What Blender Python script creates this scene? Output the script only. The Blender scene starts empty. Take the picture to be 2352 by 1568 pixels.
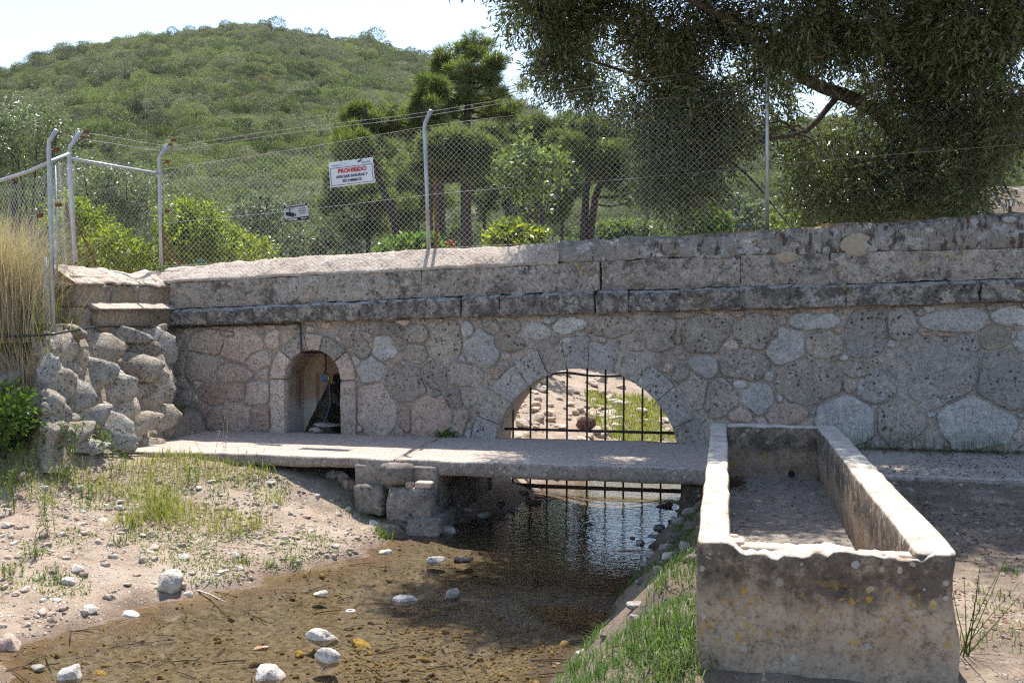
import bpy, bmesh, math, random
import numpy as np
from mathutils import Vector, Matrix

# ------------------------------------------------------------------ camera
SC = bpy.context.scene
COL = SC.collection
EYE = 1.62
YAW, PITCH, LENS = 12.0, -1.9, 35.0
cd = bpy.data.cameras.new('camera'); cd.lens = LENS; cd.sensor_width = 36.0
cd.clip_start = 0.05; cd.clip_end = 5000
camo = bpy.data.objects.new('camera', cd); COL.objects.link(camo)
camo.location = (0, 0, EYE)
camo.rotation_euler = (math.radians(90 + PITCH), 0, math.radians(YAW))
SC.camera = camo

# ------------------------------------------------------------------ sky, sun, exposure
SUN_TO = Vector((-0.085, 0.48, 1.0)).normalized()
SUN_EL = math.asin(SUN_TO.z)
W = bpy.data.worlds.new('World'); SC.world = W; W.use_nodes = True
wt = W.node_tree; wt.nodes.clear()
sky = wt.nodes.new('ShaderNodeTexSky'); sky.sky_type = 'NISHITA'; sky.sun_disc = False
sky.sun_elevation = SUN_EL; sky.sun_rotation = math.atan2(SUN_TO.x, SUN_TO.y)
sky.altitude = 100; sky.air_density = 1.0; sky.dust_density = 1.3; sky.ozone_density = 1.0
bg = wt.nodes.new('ShaderNodeBackground'); bg.inputs['Strength'].default_value = 0.15
wo = wt.nodes.new('ShaderNodeOutputWorld')
wt.links.new(sky.outputs[0], bg.inputs[0]); wt.links.new(bg.outputs[0], wo.inputs[0])
sd = bpy.data.lights.new('sun', 'SUN'); sd.energy = 4.9; sd.angle = math.radians(0.53); sd.color = (1.0, 0.95, 0.87)
so = bpy.data.objects.new('sun', sd); COL.objects.link(so)
so.rotation_euler = (-SUN_TO).to_track_quat('-Z', 'Y').to_euler(); so.location = (0, 10, 30)
SC.view_settings.view_transform = 'Standard'; SC.view_settings.look = 'None'
SC.view_settings.gamma = 1.0; SC.view_settings.use_curve_mapping = False
SC.view_settings.exposure = 0.95
SC.render.engine = 'CYCLES'
SC.cycles.use_denoising = False
SC.cycles.filter_width = 1.2
SC.cycles.max_bounces = 6; SC.cycles.diffuse_bounces = 3; SC.cycles.glossy_bounces = 3
SC.cycles.transparent_max_bounces = 12; SC.cycles.transmission_bounces = 4
SC.cycles.sample_clamp_indirect = 6.0

# ------------------------------------------------------------------ helpers
rng = np.random.default_rng(7)
F, CX, CY = 2352 * LENS / 36.0, 1176.0, 784.0
_y, _p = math.radians(YAW), math.radians(PITCH)
FWD = np.array([-math.sin(_y) * math.cos(_p), math.cos(_y) * math.cos(_p), math.sin(_p)])
RGT = np.array([math.cos(_y), math.sin(_y), 0.0]); UPV = np.cross(RGT, FWD)
ORG = np.array([0, 0, EYE])
def ray(x, y): return FWD + RGT * (x - CX) / F - UPV * (y - CY) / F
def at(x, y, Y): d = ray(x, y); return ORG + d * (Y / d[1])       # a point of the photo on the plane Y
def atz(x, y, Z): d = ray(x, y); return ORG + d * ((Z - EYE) / d[2])
def atx(x, y, X): d = ray(x, y); return ORG + d * (X / d[0])
def mpp(Y, x=1176): return Y / ray(x, 784)[1] / F                   # metres per photo pixel there

def hash3(i, j, k, s):
    h = (i * 374761393 + j * 668265263 + k * 2147483647 + s * 974634777) & 0xFFFFFFFF
    h = ((h ^ (h >> 13)) * 1274126177) & 0xFFFFFFFF
    return ((h ^ (h >> 16)) & 0xFFFF) / 65535.0
def vnoise(p, s=0):
    p = np.asarray(p, float); f = np.floor(p); t = p - f; f = f.astype(np.int64)
    t = t * t * (3 - 2 * t); r = 0
    for a in (0, 1):
        for b in (0, 1):
            for c in (0, 1):
                w = (t[:, 0] if a else 1 - t[:, 0]) * (t[:, 1] if b else 1 - t[:, 1]) * (t[:, 2] if c else 1 - t[:, 2])
                r = r + w * hash3(f[:, 0] + a, f[:, 1] + b, f[:, 2] + c, s)
    return r * 2 - 1
def fbm(p, s=0, o=3):
    r = 0; a = 1.0; p = np.asarray(p, float)
    for k in range(o): r = r + a * vnoise(p, s + k * 17); p = p * 2.03 + 5.1; a *= .5
    return r

def mk_mesh(name, v, f, mat=None, smooth=False):
    v = np.asarray(v, np.float32); me = bpy.data.meshes.new(name)
    if isinstance(f, np.ndarray):
        k = f.shape[1]; n = len(f)
        me.vertices.add(len(v)); me.vertices.foreach_set('co', v.ravel())
        me.loops.add(n * k); me.loops.foreach_set('vertex_index', f.astype(np.int32).ravel())
        me.polygons.add(n); me.polygons.foreach_set('loop_start', np.arange(0, n * k, k, dtype=np.int32))
        me.update(calc_edges=True)
    else:
        me.from_pydata([tuple(x) for x in v], [], f); me.update()
    if smooth: me.polygons.foreach_set('use_smooth', np.ones(len(me.polygons), bool))
    if mat: me.materials.append(mat)
    return me
def obj(name, me, parent=None):
    o = bpy.data.objects.new(name, me); COL.objects.link(o)
    if parent: o.parent = parent
    return o
def mobj(name, v, f, mat, parent=None, smooth=False):
    """link a mesh given in world coordinates; below a moved parent it is expressed in the parent's frame"""
    v = np.asarray(v, float)
    if parent is not None:
        w = WORLD.get(parent.name)
        if w is None and parent.parent is not None: w = WORLD.get(parent.parent.name)
        if w is not None: v = v - w
    return obj(name, mk_mesh(name, v, f, mat, smooth), parent)
WORLD = {}
def tag(o, label, cat, group=None, kind=None):
    if label: o['label'] = label
    if cat: o['category'] = cat
    if group: o['group'] = group
    if kind: o['kind'] = kind
    return o
def thing(name, label, cat, loc=(0, 0, 0), group=None):
    o = bpy.data.objects.new(name, None); COL.objects.link(o); o.location = loc; o.empty_display_size = .1
    tag(o, label, cat, group); WORLD[o.name] = np.array(loc, float); return o
def solo(name, v, f, mat, label, cat, group=None, smooth=False, kind=None):
    """a one-mesh thing with its origin at its base"""
    v = np.asarray(v, float); c = np.array([v[:, 0].mean(), v[:, 1].mean(), v[:, 2].min()])
    o = obj(name, mk_mesh(name, v - c, f, mat, smooth)); o.location = c
    WORLD[o.name] = c; return tag(o, label, cat, group, kind)
def structure(name, v, f, mat, smooth=False):
    o = obj(name, mk_mesh(name, v, f, mat, smooth)); o['kind'] = 'structure'; return o

class MB:
    def __init__(s): s.v = []; s.q = []; s.n = 0
    def add(s, v, f):
        f = np.asarray(f)
        if f.shape[1] == 3: f = np.concatenate([f, f[:, 2:3]], 1)
        s.v.append(np.asarray(v, float)); s.q.append(f + s.n); s.n += len(v)
    def get(s):
        v = np.concatenate(s.v); q = np.concatenate(s.q); t = q[:, 2] == q[:, 3]
        return v, [tuple(x[:3]) if d else tuple(x) for x, d in zip(q.tolist(), t)]

def tube(pts, rad, n=8, caps=True):
    pts = np.asarray(pts, float); m = len(pts); rad = np.broadcast_to(np.asarray(rad, float), (m,))
    t = np.gradient(pts, axis=0) if m > 2 else np.repeat((pts[1] - pts[0])[None], m, 0)
    t /= np.linalg.norm(t, axis=1)[:, None] + 1e-9
    a = np.array([0, 0, 1.0]) if abs(t[0, 2]) < .9 else np.array([1.0, 0, 0])
    V = []
    for i in range(m):
        u = np.cross(t[i], a); u /= np.linalg.norm(u) + 1e-9; w = np.cross(u, t[i]); a = w
        th = np.arange(n) * 2 * math.pi / n
        V.append(pts[i] + rad[i] * (np.cos(th)[:, None] * u + np.sin(th)[:, None] * w))
    V = np.concatenate(V); Q = []
    for i in range(m - 1):
        for k in range(n):
            k2 = (k + 1) % n; Q.append((i * n + k, i * n + k2, (i + 1) * n + k2, (i + 1) * n + k))
    Q = [list(q) for q in Q]
    if caps:
        V = np.concatenate([V, pts[:1], pts[-1:]]); c0 = m * n; c1 = c0 + 1
        for k in range(n):
            k2 = (k + 1) % n; Q.append([c0, k2, k, k]); Q.append([c1, (m - 1) * n + k, (m - 1) * n + k2, (m - 1) * n + k2])
    return V, np.array(Q)
def tube_f(pts, rad, n=8):
    v, q = tube(pts, rad, n); return v, [tuple(x[:3]) if x[2] == x[3] else tuple(x) for x in q.tolist()]
def curve(ctrl, n=24):
    """smooth Catmull-Rom line through control points"""
    c = np.asarray(ctrl, float); c = np.concatenate([2 * c[:1] - c[1:2], c, 2 * c[-1:] - c[-2:-1]])
    out = []; m = len(c) - 3; per = max(2, n // m)
    for i in range(m):
        p0, p1, p2, p3 = c[i:i + 4]
        for t in np.linspace(0, 1, per, endpoint=False):
            out.append(.5 * (2 * p1 + (p2 - p0) * t + (2 * p0 - 5 * p1 + 4 * p2 - p3) * t * t + (3 * p1 - p0 - 3 * p2 + p3) * t ** 3))
    out.append(c[-2]); return np.array(out)

def box(x0, x1, y0, y1, z0, z1):
    v = [(x, y, z) for x in (x0, x1) for y in (y0, y1) for z in (z0, z1)]
    return np.array(v, float), np.array([(0, 1, 3, 2), (4, 6, 7, 5), (0, 4, 5, 1), (2, 3, 7, 6), (0, 2, 6, 4), (1, 5, 7, 3)])

_cube_cache = {}
def cube_grid(nx, ny, nz, r):
    """rounded cube surface, params in -1..1; r = relative bevel per axis"""
    key = (nx, ny, nz, tuple(np.round(r, 3)))
    if key in _cube_cache: return _cube_cache[key]
    ax = [np.concatenate([[-1], np.linspace(-(1 - r[i]), 1 - r[i], n), [1]]) for i, n in enumerate((nx, ny, nz))]
    idx = {}; V = []; Q = []
    def vid(i, j, k):
        key = (i, j, k)
        if key not in idx: idx[key] = len(V); V.append((ax[0][i], ax[1][j], ax[2][k]))
        return idx[key]
    L = [len(a) - 1 for a in ax]
    for i in range(L[0]):
        for j in range(L[1]):
            Q.append((vid(i, j, 0), vid(i, j + 1, 0), vid(i + 1, j + 1, 0), vid(i + 1, j, 0)))
            Q.append((vid(i, j, L[2]), vid(i + 1, j, L[2]), vid(i + 1, j + 1, L[2]), vid(i, j + 1, L[2])))
    for i in range(L[0]):
        for k in range(L[2]):
            Q.append((vid(i, 0, k), vid(i + 1, 0, k), vid(i + 1, 0, k + 1), vid(i, 0, k + 1)))
            Q.append((vid(i, L[1], k), vid(i, L[1], k + 1), vid(i + 1, L[1], k + 1), vid(i + 1, L[1], k)))
    for j in range(L[1]):
        for k in range(L[2]):
            Q.append((vid(0, j, k), vid(0, j, k + 1), vid(0, j + 1, k + 1), vid(0, j + 1, k)))
            Q.append((vid(L[0], j, k), vid(L[0], j + 1, k), vid(L[0], j + 1, k + 1), vid(L[0], j, k + 1)))
    P = np.array(V); inner = np.clip(P, -(1 - r), 1 - r); d = (P - inner) / r
    nrm = np.linalg.norm(d, axis=1); m = nrm > 1e-6
    d[m] = d[m] / np.maximum(nrm[m], 1)[:, None] * np.minimum(nrm[m], 1)[:, None]
    P = inner + d * r
    _cube_cache[key] = (P, np.array(Q)); return _cube_cache[key]
def rough_box(fn, dims, n=(5, 3, 4), bevel=.015, noise=.008, nscale=9.0, seed=0):
    """rounded block; fn maps params (N,3) in -1..1 to the world"""
    r = np.clip(bevel / (np.asarray(dims) / 2), .02, .6)
    P, Q = cube_grid(*n, r); V = fn(P)
    c = V.mean(0); d = V - c; d /= np.linalg.norm(d, axis=1)[:, None] + 1e-9
    nn = fbm(V * nscale, seed, 3) * noise
    off = np.stack([vnoise(V * nscale * .7, seed + 3 + 7 * i) for i in range(3)], 1) * noise * .6
    return V + d * nn[:, None] + off, Q
def quad_box(x0, x1, y0, y1, zb, zt, **k):
    """block with sloping bottom/top: zb, zt are functions of x"""
    def fn(P):
        x = x0 + (P[:, 0] + 1) / 2 * (x1 - x0); y = y0 + (P[:, 1] + 1) / 2 * (y1 - y0)
        b = zb(x); t = zt(x); return np.stack([x, y, b + (P[:, 2] + 1) / 2 * (t - b)], 1)
    xm = (x0 + x1) / 2
    return rough_box(fn, (x1 - x0, y1 - y0, float(zt(np.array(xm)) - zb(np.array(xm)))), **k)

def ico(sub):
    bm = bmesh.new(); bmesh.ops.create_icosphere(bm, subdivisions=sub, radius=1)
    v = np.array([x.co[:] for x in bm.verts]); f = np.array([[q.index for q in p.verts] for p in bm.faces]); bm.free(); return v, f
ICO = {k: ico(k) for k in (1, 2, 3, 4)}
def rock(seed, sub=2, cuts=8, rough=.22, lo=.55, hi=.85):
    """angular stone of unit size"""
    r = np.random.default_rng(seed); v, f = ICO[sub]; v = v.copy()
    v *= (1 + rough * fbm(v * 1.3 + seed * 3.1, seed, 3))[:, None]
    for _ in range(cuts):
        n = r.normal(size=3); n /= np.linalg.norm(n); d = r.uniform(lo, hi)
        e = np.maximum(v @ n - d, 0); v -= e[:, None] * n * .93
    v += np.stack([vnoise(v * 5, seed + i) for i in range(3)], 1) * .03
    return v, f
def rotm(ax, ay, az):
    return np.array((Matrix.Rotation(az, 3, 'Z') @ Matrix.Rotation(ay, 3, 'Y') @ Matrix.Rotation(ax, 3, 'X')))
def scatter(protos, pos, rot, scl):
    """many small copies joined: protos list of (v, tri/quad array of equal width); rot (N,3) eulers, scl (N,3)"""
    V = []; Q = []; n = 0
    for i in range(len(pos)):
        v, f = protos[i % len(protos)]
        w = (v * scl[i]) @ rotm(*rot[i]).T + pos[i]; V.append(w); Q.append(f + n); n += len(v)
    return np.concatenate(V), np.concatenate(Q)

# ------------------------------------------------------------------ materials
class NT:
    def __init__(s, name):
        s.m = bpy.data.materials.new(name); s.m.use_nodes = True; s.t = s.m.node_tree; s.t.nodes.clear()
        s.out = s.t.nodes.new('ShaderNodeOutputMaterial')
    def put(s, sock, val):
        if isinstance(val, bpy.types.NodeSocket): s.t.links.new(val, sock)
        elif hasattr(sock.default_value, '__len__'):
            val = tuple(val) if hasattr(val, '__len__') else (val,) * 3
            sock.default_value = val if len(sock.default_value) == len(val) else tuple(val) + (1,)
        else: sock.default_value = val
    def n(s, typ, props=None, **ins):
        x = s.t.nodes.new('ShaderNode' + typ)
        for k, v in (props or {}).items(): setattr(x, k, v)
        for k, v in ins.items():
            k = int(k[1:]) if k[0] == 'i' and k[1:].isdigit() else k.replace('_', ' ')
            s.put(x.inputs[k], v)
        return x
    def math(s, op, a, b=0.0, c=0.0, clamp=False): return s.n('Math', {'operation': op, 'use_clamp': clamp}, i0=a, i1=b, i2=c).outputs[0]
    def mix(s, f, a, b, mode='MIX'):
        x = s.t.nodes.new('ShaderNodeMix'); x.data_type = 'RGBA'; x.blend_type = mode
        s.put(x.inputs[0], f); s.put(x.inputs[6], a); s.put(x.inputs[7], b); return x.outputs[2]
    def step(s, v, lo, hi):
        x = s.n('MapRange', {'interpolation_type': 'SMOOTHSTEP'}); s.put(x.inputs[0], v)
        x.inputs[1].default_value = lo; x.inputs[2].default_value = hi; return x.outputs[0]
    def noise(s, scale, detail=4, vec=None, rough=.55, dist=0):
        x = s.n('TexNoise', None, Scale=scale, Detail=detail, Roughness=rough, Distortion=dist)
        if vec is not None: s.put(x.inputs['Vector'], vec)
        return x.outputs[0]
    def voro(s, scale, vec=None, feat='F1', rnd=1.0, out='Distance'):
        x = s.n('TexVoronoi', {'feature': feat}, Scale=scale, Randomness=rnd)
        if vec is not None: s.put(x.inputs['Vector'], vec)
        return x.outputs[out]
    def coord(s): return s.n('TexCoord').outputs['Object']
    def pos(s): return s.n('NewGeometry').outputs['Position']
    def rnd(s): return s.n('ObjectInfo').outputs['Random']
    def bump(s, h, dist=.01, strength=1.0, prev=None):
        x = s.n('Bump', None, Strength=strength, Distance=dist, Height=h)
        if prev is not None: s.put(x.inputs['Normal'], prev)
        return x.outputs[0]
    def done(s, col, rough=.9, normal=None, spec=.3, metal=0.0, **k):
        b = s.n('BsdfPrincipled', None, Base_Color=col, Roughness=rough, Metallic=metal)
        b.inputs['Specular IOR Level'].default_value = spec
        if normal is not None: s.put(b.inputs['Normal'], normal)
        s.t.links.new(b.outputs[0], s.out.inputs[0]); return s.m

def stone_mat(name, a, b, c=None, pits=.5, white=.3, black=.2, orange=0.0, rndv=.35, pitscale=17, top_white=0.0, bumpd=.022, pit_size=.3, top_rust=0.0, gain=1.0, grey=0.0):
    def _g(q): l = .3 * q[0] + .55 * q[1] + .15 * q[2]; return tuple(x * (1 - grey) + l * grey for x in q)
    a, b, c = [None if q is None else _g(q) for q in (a, b, c)]
    a, b, c = [None if q is None else tuple(min(.75, x * gain) for x in q) for q in (a, b, c)]
    s = NT(name); p = s.pos(); r = s.rnd()
    big = s.noise(1.7, 4, p); mid = s.noise(7, 5, p, .65); fine = s.noise(60, 4, p, .7)
    col = s.mix(s.step(mid, .3, .7), a, b)
    if c is not None: col = s.mix(s.step(big, .45, .7), col, c)
    v = s.math('ADD', 1 - rndv / 2, s.math('MULTIPLY', r, rndv))
    col = s.mix(1.0, col, s.n('CombineXYZ', None, X=v, Y=v, Z=v).outputs[0], 'MULTIPLY')
    col = s.mix(s.step(fine, .35, .75), col, s.mix(1.0, col, (1.35, 1.33, 1.28), 'MULTIPLY'))
    col = s.mix(s.step(fine, .5, .25), col, s.mix(1.0, col, (.55, .53, .52), 'MULTIPLY'))
    m2 = s.noise(19, 6, p, .78)
    col = s.mix(s.step(m2, .52, .3), col, s.mix(1.0, col, (.5, .48, .47), 'MULTIPLY'))
    col = s.mix(s.step(m2, .52, .72), col, s.mix(1.0, col, (1.42, 1.4, 1.36), 'MULTIPLY'))
    h = s.math('ADD', s.math('MULTIPLY', mid, .8), s.math('ADD', s.math('MULTIPLY', m2, .8), s.math('MULTIPLY', fine, .35)))
    if black:
        k = s.step(s.math('ADD', s.noise(4.6, 6, p, .8), s.math('MULTIPLY', fine, .25)), .74 - black * .3, .88 - black * .3)
        col = s.mix(s.math('MULTIPLY', k, min(1, .55 + black * .3)), col, (.045, .042, .042))
    if pits:
        d = s.math('ADD', s.voro(pitscale, p), s.math('MULTIPLY', s.math('SUBTRACT', m2, .5), .35))
        k = s.math('MULTIPLY', s.step(d, pit_size, pit_size * .55), s.step(s.noise(6, 3, p), .42, .6))
        d2 = s.voro(pitscale * 2.6, p); k2 = s.math('MULTIPLY', s.step(d2, .26, .12), s.step(s.noise(9, 3, p), .4, .6))
        k = s.math('MAXIMUM', k, s.math('MULTIPLY', k2, .8))
        col = s.mix(s.math('MULTIPLY', k, pits), col, s.mix(1.0, col, (.16, .15, .14), 'MULTIPLY'))
        h = s.math('SUBTRACT', h, s.math('MULTIPLY', k, 1.1 * pits))
    if white:
        k = s.step(s.math('ADD', s.math('MULTIPLY', s.noise(5, 5, p, .7), .8), s.math('MULTIPLY', s.noise(38, 3, p), .4)), .78 - white * .2, .86 - white * .2)
        sp = s.math('MULTIPLY', s.step(s.voro(14, p), .3, .2), s.step(s.noise(2.2, 2, p), .5, .62))
        k = s.math('MAXIMUM', k, sp)
        col = s.mix(s.math('MULTIPLY', k, .75), col, (.5, .49, .46))
    if orange:
        sp = s.math('MULTIPLY', s.step(s.math('ADD', s.voro(17, p), s.math('MULTIPLY', s.noise(50, 2, p), .2)), .42, .32), s.step(s.noise(2.6, 3, p), .62 - orange * .22, .7 - orange * .22))
        col = s.mix(s.math('MULTIPLY', sp, .85), col, (.43, .24, .05))
    if top_white or top_rust:
        nz = s.n('SeparateXYZ', None, Vector=s.n('NewGeometry').outputs['Normal']).outputs[2]
        if top_white:
            k = s.math('MULTIPLY', s.step(nz, .35, .8), s.step(s.noise(12, 4, p), .38, .55))
            col = s.mix(s.math('MULTIPLY', k, top_white), col, (.46, .45, .43))
    n = s.bump(h, bumpd, 1.0)
    return s.done(col, .93, n, .15)

PORE = stone_mat('porous_stone', (.265, .22, .175), (.345, .29, .235), (.235, .2, .17), pits=.8, white=.16, black=.1, gain=1.20, grey=0.22)
PALE = stone_mat('pale_limestone', (.38, .36, .33), (.46, .435, .4), (.33, .31, .29), pits=.25, white=.3, black=.0, rndv=.25, gain=1.12, grey=0.30)
PINK = stone_mat('pink_stone', (.38, .25, .19), (.4, .31, .25), (.33, .255, .21), pits=.45, white=.15, black=.0, gain=1.10, grey=0.10)
BLUE = stone_mat('grey_porous_stone', (.265, .235, .21), (.345, .31, .275), (.3, .255, .22), pits=.9, white=.2, black=.12, gain=1.20, grey=0.30)
DRESS = stone_mat('dressed_pink_stone', (.43, .34, .28), (.48, .4, .335), (.41, .31, .26), pits=.55, white=.25, black=.0, pitscale=30, gain=1.12, grey=0.05)
MORTAR = stone_mat('lime_mortar', (.3, .25, .205), (.37, .31, .26), (.26, .215, .18), pits=.12, white=.22, black=.1, rndv=0, bumpd=.02, gain=1.20, grey=0.20)
CORN = stone_mat('lichen_cornice_stone', (.24, .205, .17), (.33, .285, .235), (.2, .175, .155), pits=.6, white=.55, black=.66, orange=.2, top_white=.9, rndv=.25, gain=1.20, grey=0.25)
PARA = stone_mat('weathered_parapet_stone', (.28, .24, .2), (.37, .32, .265), (.25, .205, .17), pits=.6, white=.5, black=.44, orange=.3, rndv=.12, gain=1.20, grey=0.22)
WING = stone_mat('ochre_parapet_stone', (.31, .25, .18), (.37, .3, .22), (.26, .215, .165), pits=.5, white=.22, black=.28, orange=.65)
COPEL = stone_mat('bleached_coping', (.46, .385, .32), (.52, .45, .38), (.42, .33, .27), pits=.3, white=.5, black=.1, orange=.1, rndv=0, pitscale=14)
BOULD = stone_mat('karst_boulder', (.38, .33, .265), (.48, .43, .355), (.33, .265, .2), pits=.75, white=.2, black=.2, orange=.15, pitscale=24, bumpd=.04)

BOULDM = stone_mat('rubble_mortar', (.36, .305, .24), (.45, .39, .315), (.3, .245, .19), pits=.5, white=.1, black=.2, rndv=0, pitscale=20, bumpd=.05)
BOULDG = stone_mat('grey_karst_boulder', (.33, .305, .27), (.44, .41, .365), None, pits=.75, white=.3, black=.2, pitscale=24, bumpd=.04)
def coping_right_mat():
    s = NT('lichen_stained_coping'); p = s.pos(); z = s.n('SeparateXYZ', None, Vector=p).outputs
    fine = s.noise(45, 4, p, .7); mid = s.noise(6, 5, p, .7)
    col = s.mix(s.step(mid, .3, .7), (.22, .195, .17), (.36, .32, .28))
    ve = s.n('VectorMath', {'operation': 'MULTIPLY'}, i0=p, i1=(15.0, 8.0, 5.0)).outputs[0]
    k = s.step(s.math('ADD', s.noise(1.0, 5, ve, .7), s.math('MULTIPLY', s.step(z[0], -2.0, 1.5), .08)), .56, .66)
    col = s.mix(s.math('MULTIPLY', k, .85), col, (.06, .05, .046))
    k2 = s.math('MULTIPLY', k, s.step(s.noise(9, 3, p), .5, .64))
    col = s.mix(s.math('MULTIPLY', k2, .7), col, (.12, .055, .03))
    w = s.step(s.math('ADD', s.noise(7, 5, p, .7), s.math('MULTIPLY', fine, .3)), .68, .76)
    col = s.mix(s.math('MULTIPLY', w, .8), col, (.47, .46, .44))
    zz = s.math('SUBTRACT', z[2], s.math('ADD', 2.52, s.math('MULTIPLY', z[0], .048)))
    o = s.math('MULTIPLY', s.step(s.math('ADD', zz, s.math('MULTIPLY', s.noise(7, 4, p), .1)), .02, .07), s.step(s.noise(1.6, 3, p), .42, .55))
    col = s.mix(s.math('MULTIPLY', o, .85), col, (.36, .2, .05))
    col = s.mix(s.step(fine, .5, .25), col, s.mix(1.0, col, (.5, .5, .5), 'MULTIPLY'))
    return s.done(col, .95, s.bump(s.math('ADD', mid, s.math('MULTIPLY', fine, .5)), .022), .1)
COPER = coping_right_mat()

def concrete_mat(name, a, b, dark=.0, orange=.0, white=.2, pits=.2, edge=False):
    return stone_mat(name, a, b, None, pits=pits, white=white, black=dark, orange=orange, rndv=.1, pitscale=40, bumpd=.006)
SLAB = concrete_mat('worn_concrete', (.4, .335, .29), (.46, .39, .34), dark=.0, white=.08, pits=.35)
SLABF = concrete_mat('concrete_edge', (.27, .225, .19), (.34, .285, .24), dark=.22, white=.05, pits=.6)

def trough_mat():
    s = NT('trough_plaster'); p = s.pos(); q = s.n('SeparateXYZ', None, Vector=p).outputs
    g = s.n('NewGeometry'); nz = s.n('SeparateXYZ', None, Vector=g.outputs['Normal']).outputs
    mid = s.noise(6, 5, p, .7); fine = s.noise(55, 4, p, .7); big = s.noise(1.8, 3, p)
    col = s.mix(s.step(mid, .3, .7), (.34, .245, .165), (.46, .36, .26))
    up = s.step(nz[2], .45, .8)
    # black algae crust on the upper band of the outside faces and on the inner walls
    band = s.step(s.math('ADD', q[2], s.math('MULTIPLY', s.math('SUBTRACT', s.noise(3.2, 5, p, .65), .5), .5)), .22, .36)
    k = s.math('MULTIPLY', band, s.step(s.math('ADD', s.noise(5, 6, p, .8), s.math('MULTIPLY', fine, .35)), .5, .74))
    col = s.mix(s.math('MULTIPLY', k, s.math('SUBTRACT', .78, s.math('MULTIPLY', up, .65))), col, (.05, .044, .04))
    low = s.math('MULTIPLY', s.step(q[2], .24, .1), s.step(s.noise(4, 6, p, .75), .52, .66))
    col = s.mix(s.math('MULTIPLY', low, .75), col, (.12, .082, .06))
    plast = s.math('MULTIPLY', s.step(q[2], .16, .05), s.step(s.noise(2.5, 3, p), .48, .56))
    col = s.mix(s.math('MULTIPLY', plast, .6), col, (.36, .3, .23))
    m3 = s.noise(24, 6, p, .8); col = s.mix(s.step(m3, .5, .3), col, s.mix(1.0, col, (.45, .42, .4), 'MULTIPLY'))
    sv = s.n('VectorMath', {'operation': 'MULTIPLY'}, i0=p, i1=(13.0, 13.0, 1.6)).outputs[0]
    dr = s.math('MULTIPLY', s.step(s.noise(1.0, 5, sv, .7), .54, .68), s.step(q[2], .0, .35)); col = s.mix(s.math('MULTIPLY', dr, .45), col, (.08, .066, .056))
    ly = s.math('MULTIPLY', s.step(s.noise(26, 4, p, .6), .56, .62), s.math('MULTIPLY', s.step(s.noise(3.4, 3, p), .44, .56), s.step(s.math('ABSOLUTE', s.math('SUBTRACT', q[2], .21)), .2, .1)))
    col = s.mix(s.math('MULTIPLY', ly, .8), col, (.45, .27, .06))
    pale = s.mix(s.step(mid, .35, .65), (.42, .38, .33), (.52, .48, .42))
    col = s.mix(s.math('MULTIPLY', up, s.step(s.noise(9, 5, p, .75), .3, .55)), col, pale)
    # round lichen spots
    d = s.voro(15, s.n('VectorMath', {'operation': 'MULTIPLY_ADD'}, i0=s.n('TexNoise', None, Vector=p, Scale=25.0).outputs[1], i1=(.02, .02, .02), i2=p).outputs[0], out='Distance')
    cc = s.voro(15, p, out='Color'); cr = s.n('SeparateXYZ', None, Vector=cc).outputs
    rad = s.math('MULTIPLY', cr[0], .33)
    spot = s.math('MULTIPLY', s.step(s.math('SUBTRACT', rad, d), .0, .04), s.step(s.noise(2.1, 3, p), .34, .46))
    yel = s.math('MULTIPLY', s.step(s.math('ABSOLUTE', s.math('SUBTRACT', q[2], .2)), .19, .08), s.step(s.noise(2.4, 3, p), .3, .42))
    lc = s.mix(s.math('MULTIPLY', s.step(cr[1], .28, .36), s.math('ADD', yel, .3, clamp=True)), (.42, .4, .35), (.48, .29, .06))
    col = s.mix(s.math('MULTIPLY', spot, .85), col, lc)
    col = s.mix(s.step(fine, .5, .25), col, s.mix(1.0, col, (.55, .53, .52), 'MULTIPLY'))
    col = s.mix(s.step(fine, .5, .8), col, s.mix(1.0, col, (1.3, 1.28, 1.25), 'MULTIPLY'))
    h = s.math('ADD', s.math('MULTIPLY', mid, 1.0), s.math('MULTIPLY', fine, .5))
    return s.done(col, .94, s.bump(h, .008), .12)
TROUGH = trough_mat()

def simple(name, col, rough=.6, metal=0.0, var=.2, scale=12, spec=.3, bump=0.0):
    s = NT(name); p = s.coord(); m = s.noise(scale, 4, p, .65)
    c2 = s.mix(s.step(m, .3, .7), [x * (1 - var) for x in col], [min(1, x * (1 + var)) for x in col])
    return s.done(c2, rough, s.bump(m, bump) if bump else None, spec, metal)
GALV = simple('galvanised_steel', (.42, .44, .46), .42, .55, .14, 9)
WIRE = simple('galvanised_wire', (.8, .8, .8), .6, 0, .06, 5)
DIMW = simple('weathered_wire', (.17, .165, .16), .7, 0, .2, 5)
OLDW = simple('dull_wire', (.36, .36, .36), .7, 0, .2, 5)
IRON = simple('rusted_iron', (.09, .068, .06), .85, .1, .5, 26, .2, .003)
RUST = simple('rust_bracket', (.16, .06, .03), .9, 0, .45, 30, .2, .002)
BLACKP = simple('black_plastic_pipe', (.02, .021, .023), .35, 0, .3, 8, .5)
HOSE = simple('dark_blue_hose', (.025, .032, .055), .4, 0, .2, 8, .5)
BLUEP = simple('blue_plastic', (.01, .14, .62), .35, 0, .1, 8, .5)
BRASS = simple('brass', (.4, .27, .1), .4, .9, .2, 20)
SIGNW = simple('white_sign_board', (.74, .75, .78), .45, 0, .04, 3, .4)
SIGNG = simple('grey_sign_board', (.5, .51, .52), .5, 0, .12, 40, .4)
INKR = simple('red_print', (.5, .02, .03), .5, 0, .05); INKN = simple('navy_print', (.015, .02, .11), .5, 0, .05)
INKB = simple('light_blue_print', (.06, .25, .5), .5, 0, .05); INKK = simple('black_print', (.018, .018, .024), .5, 0, .1)
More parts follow.
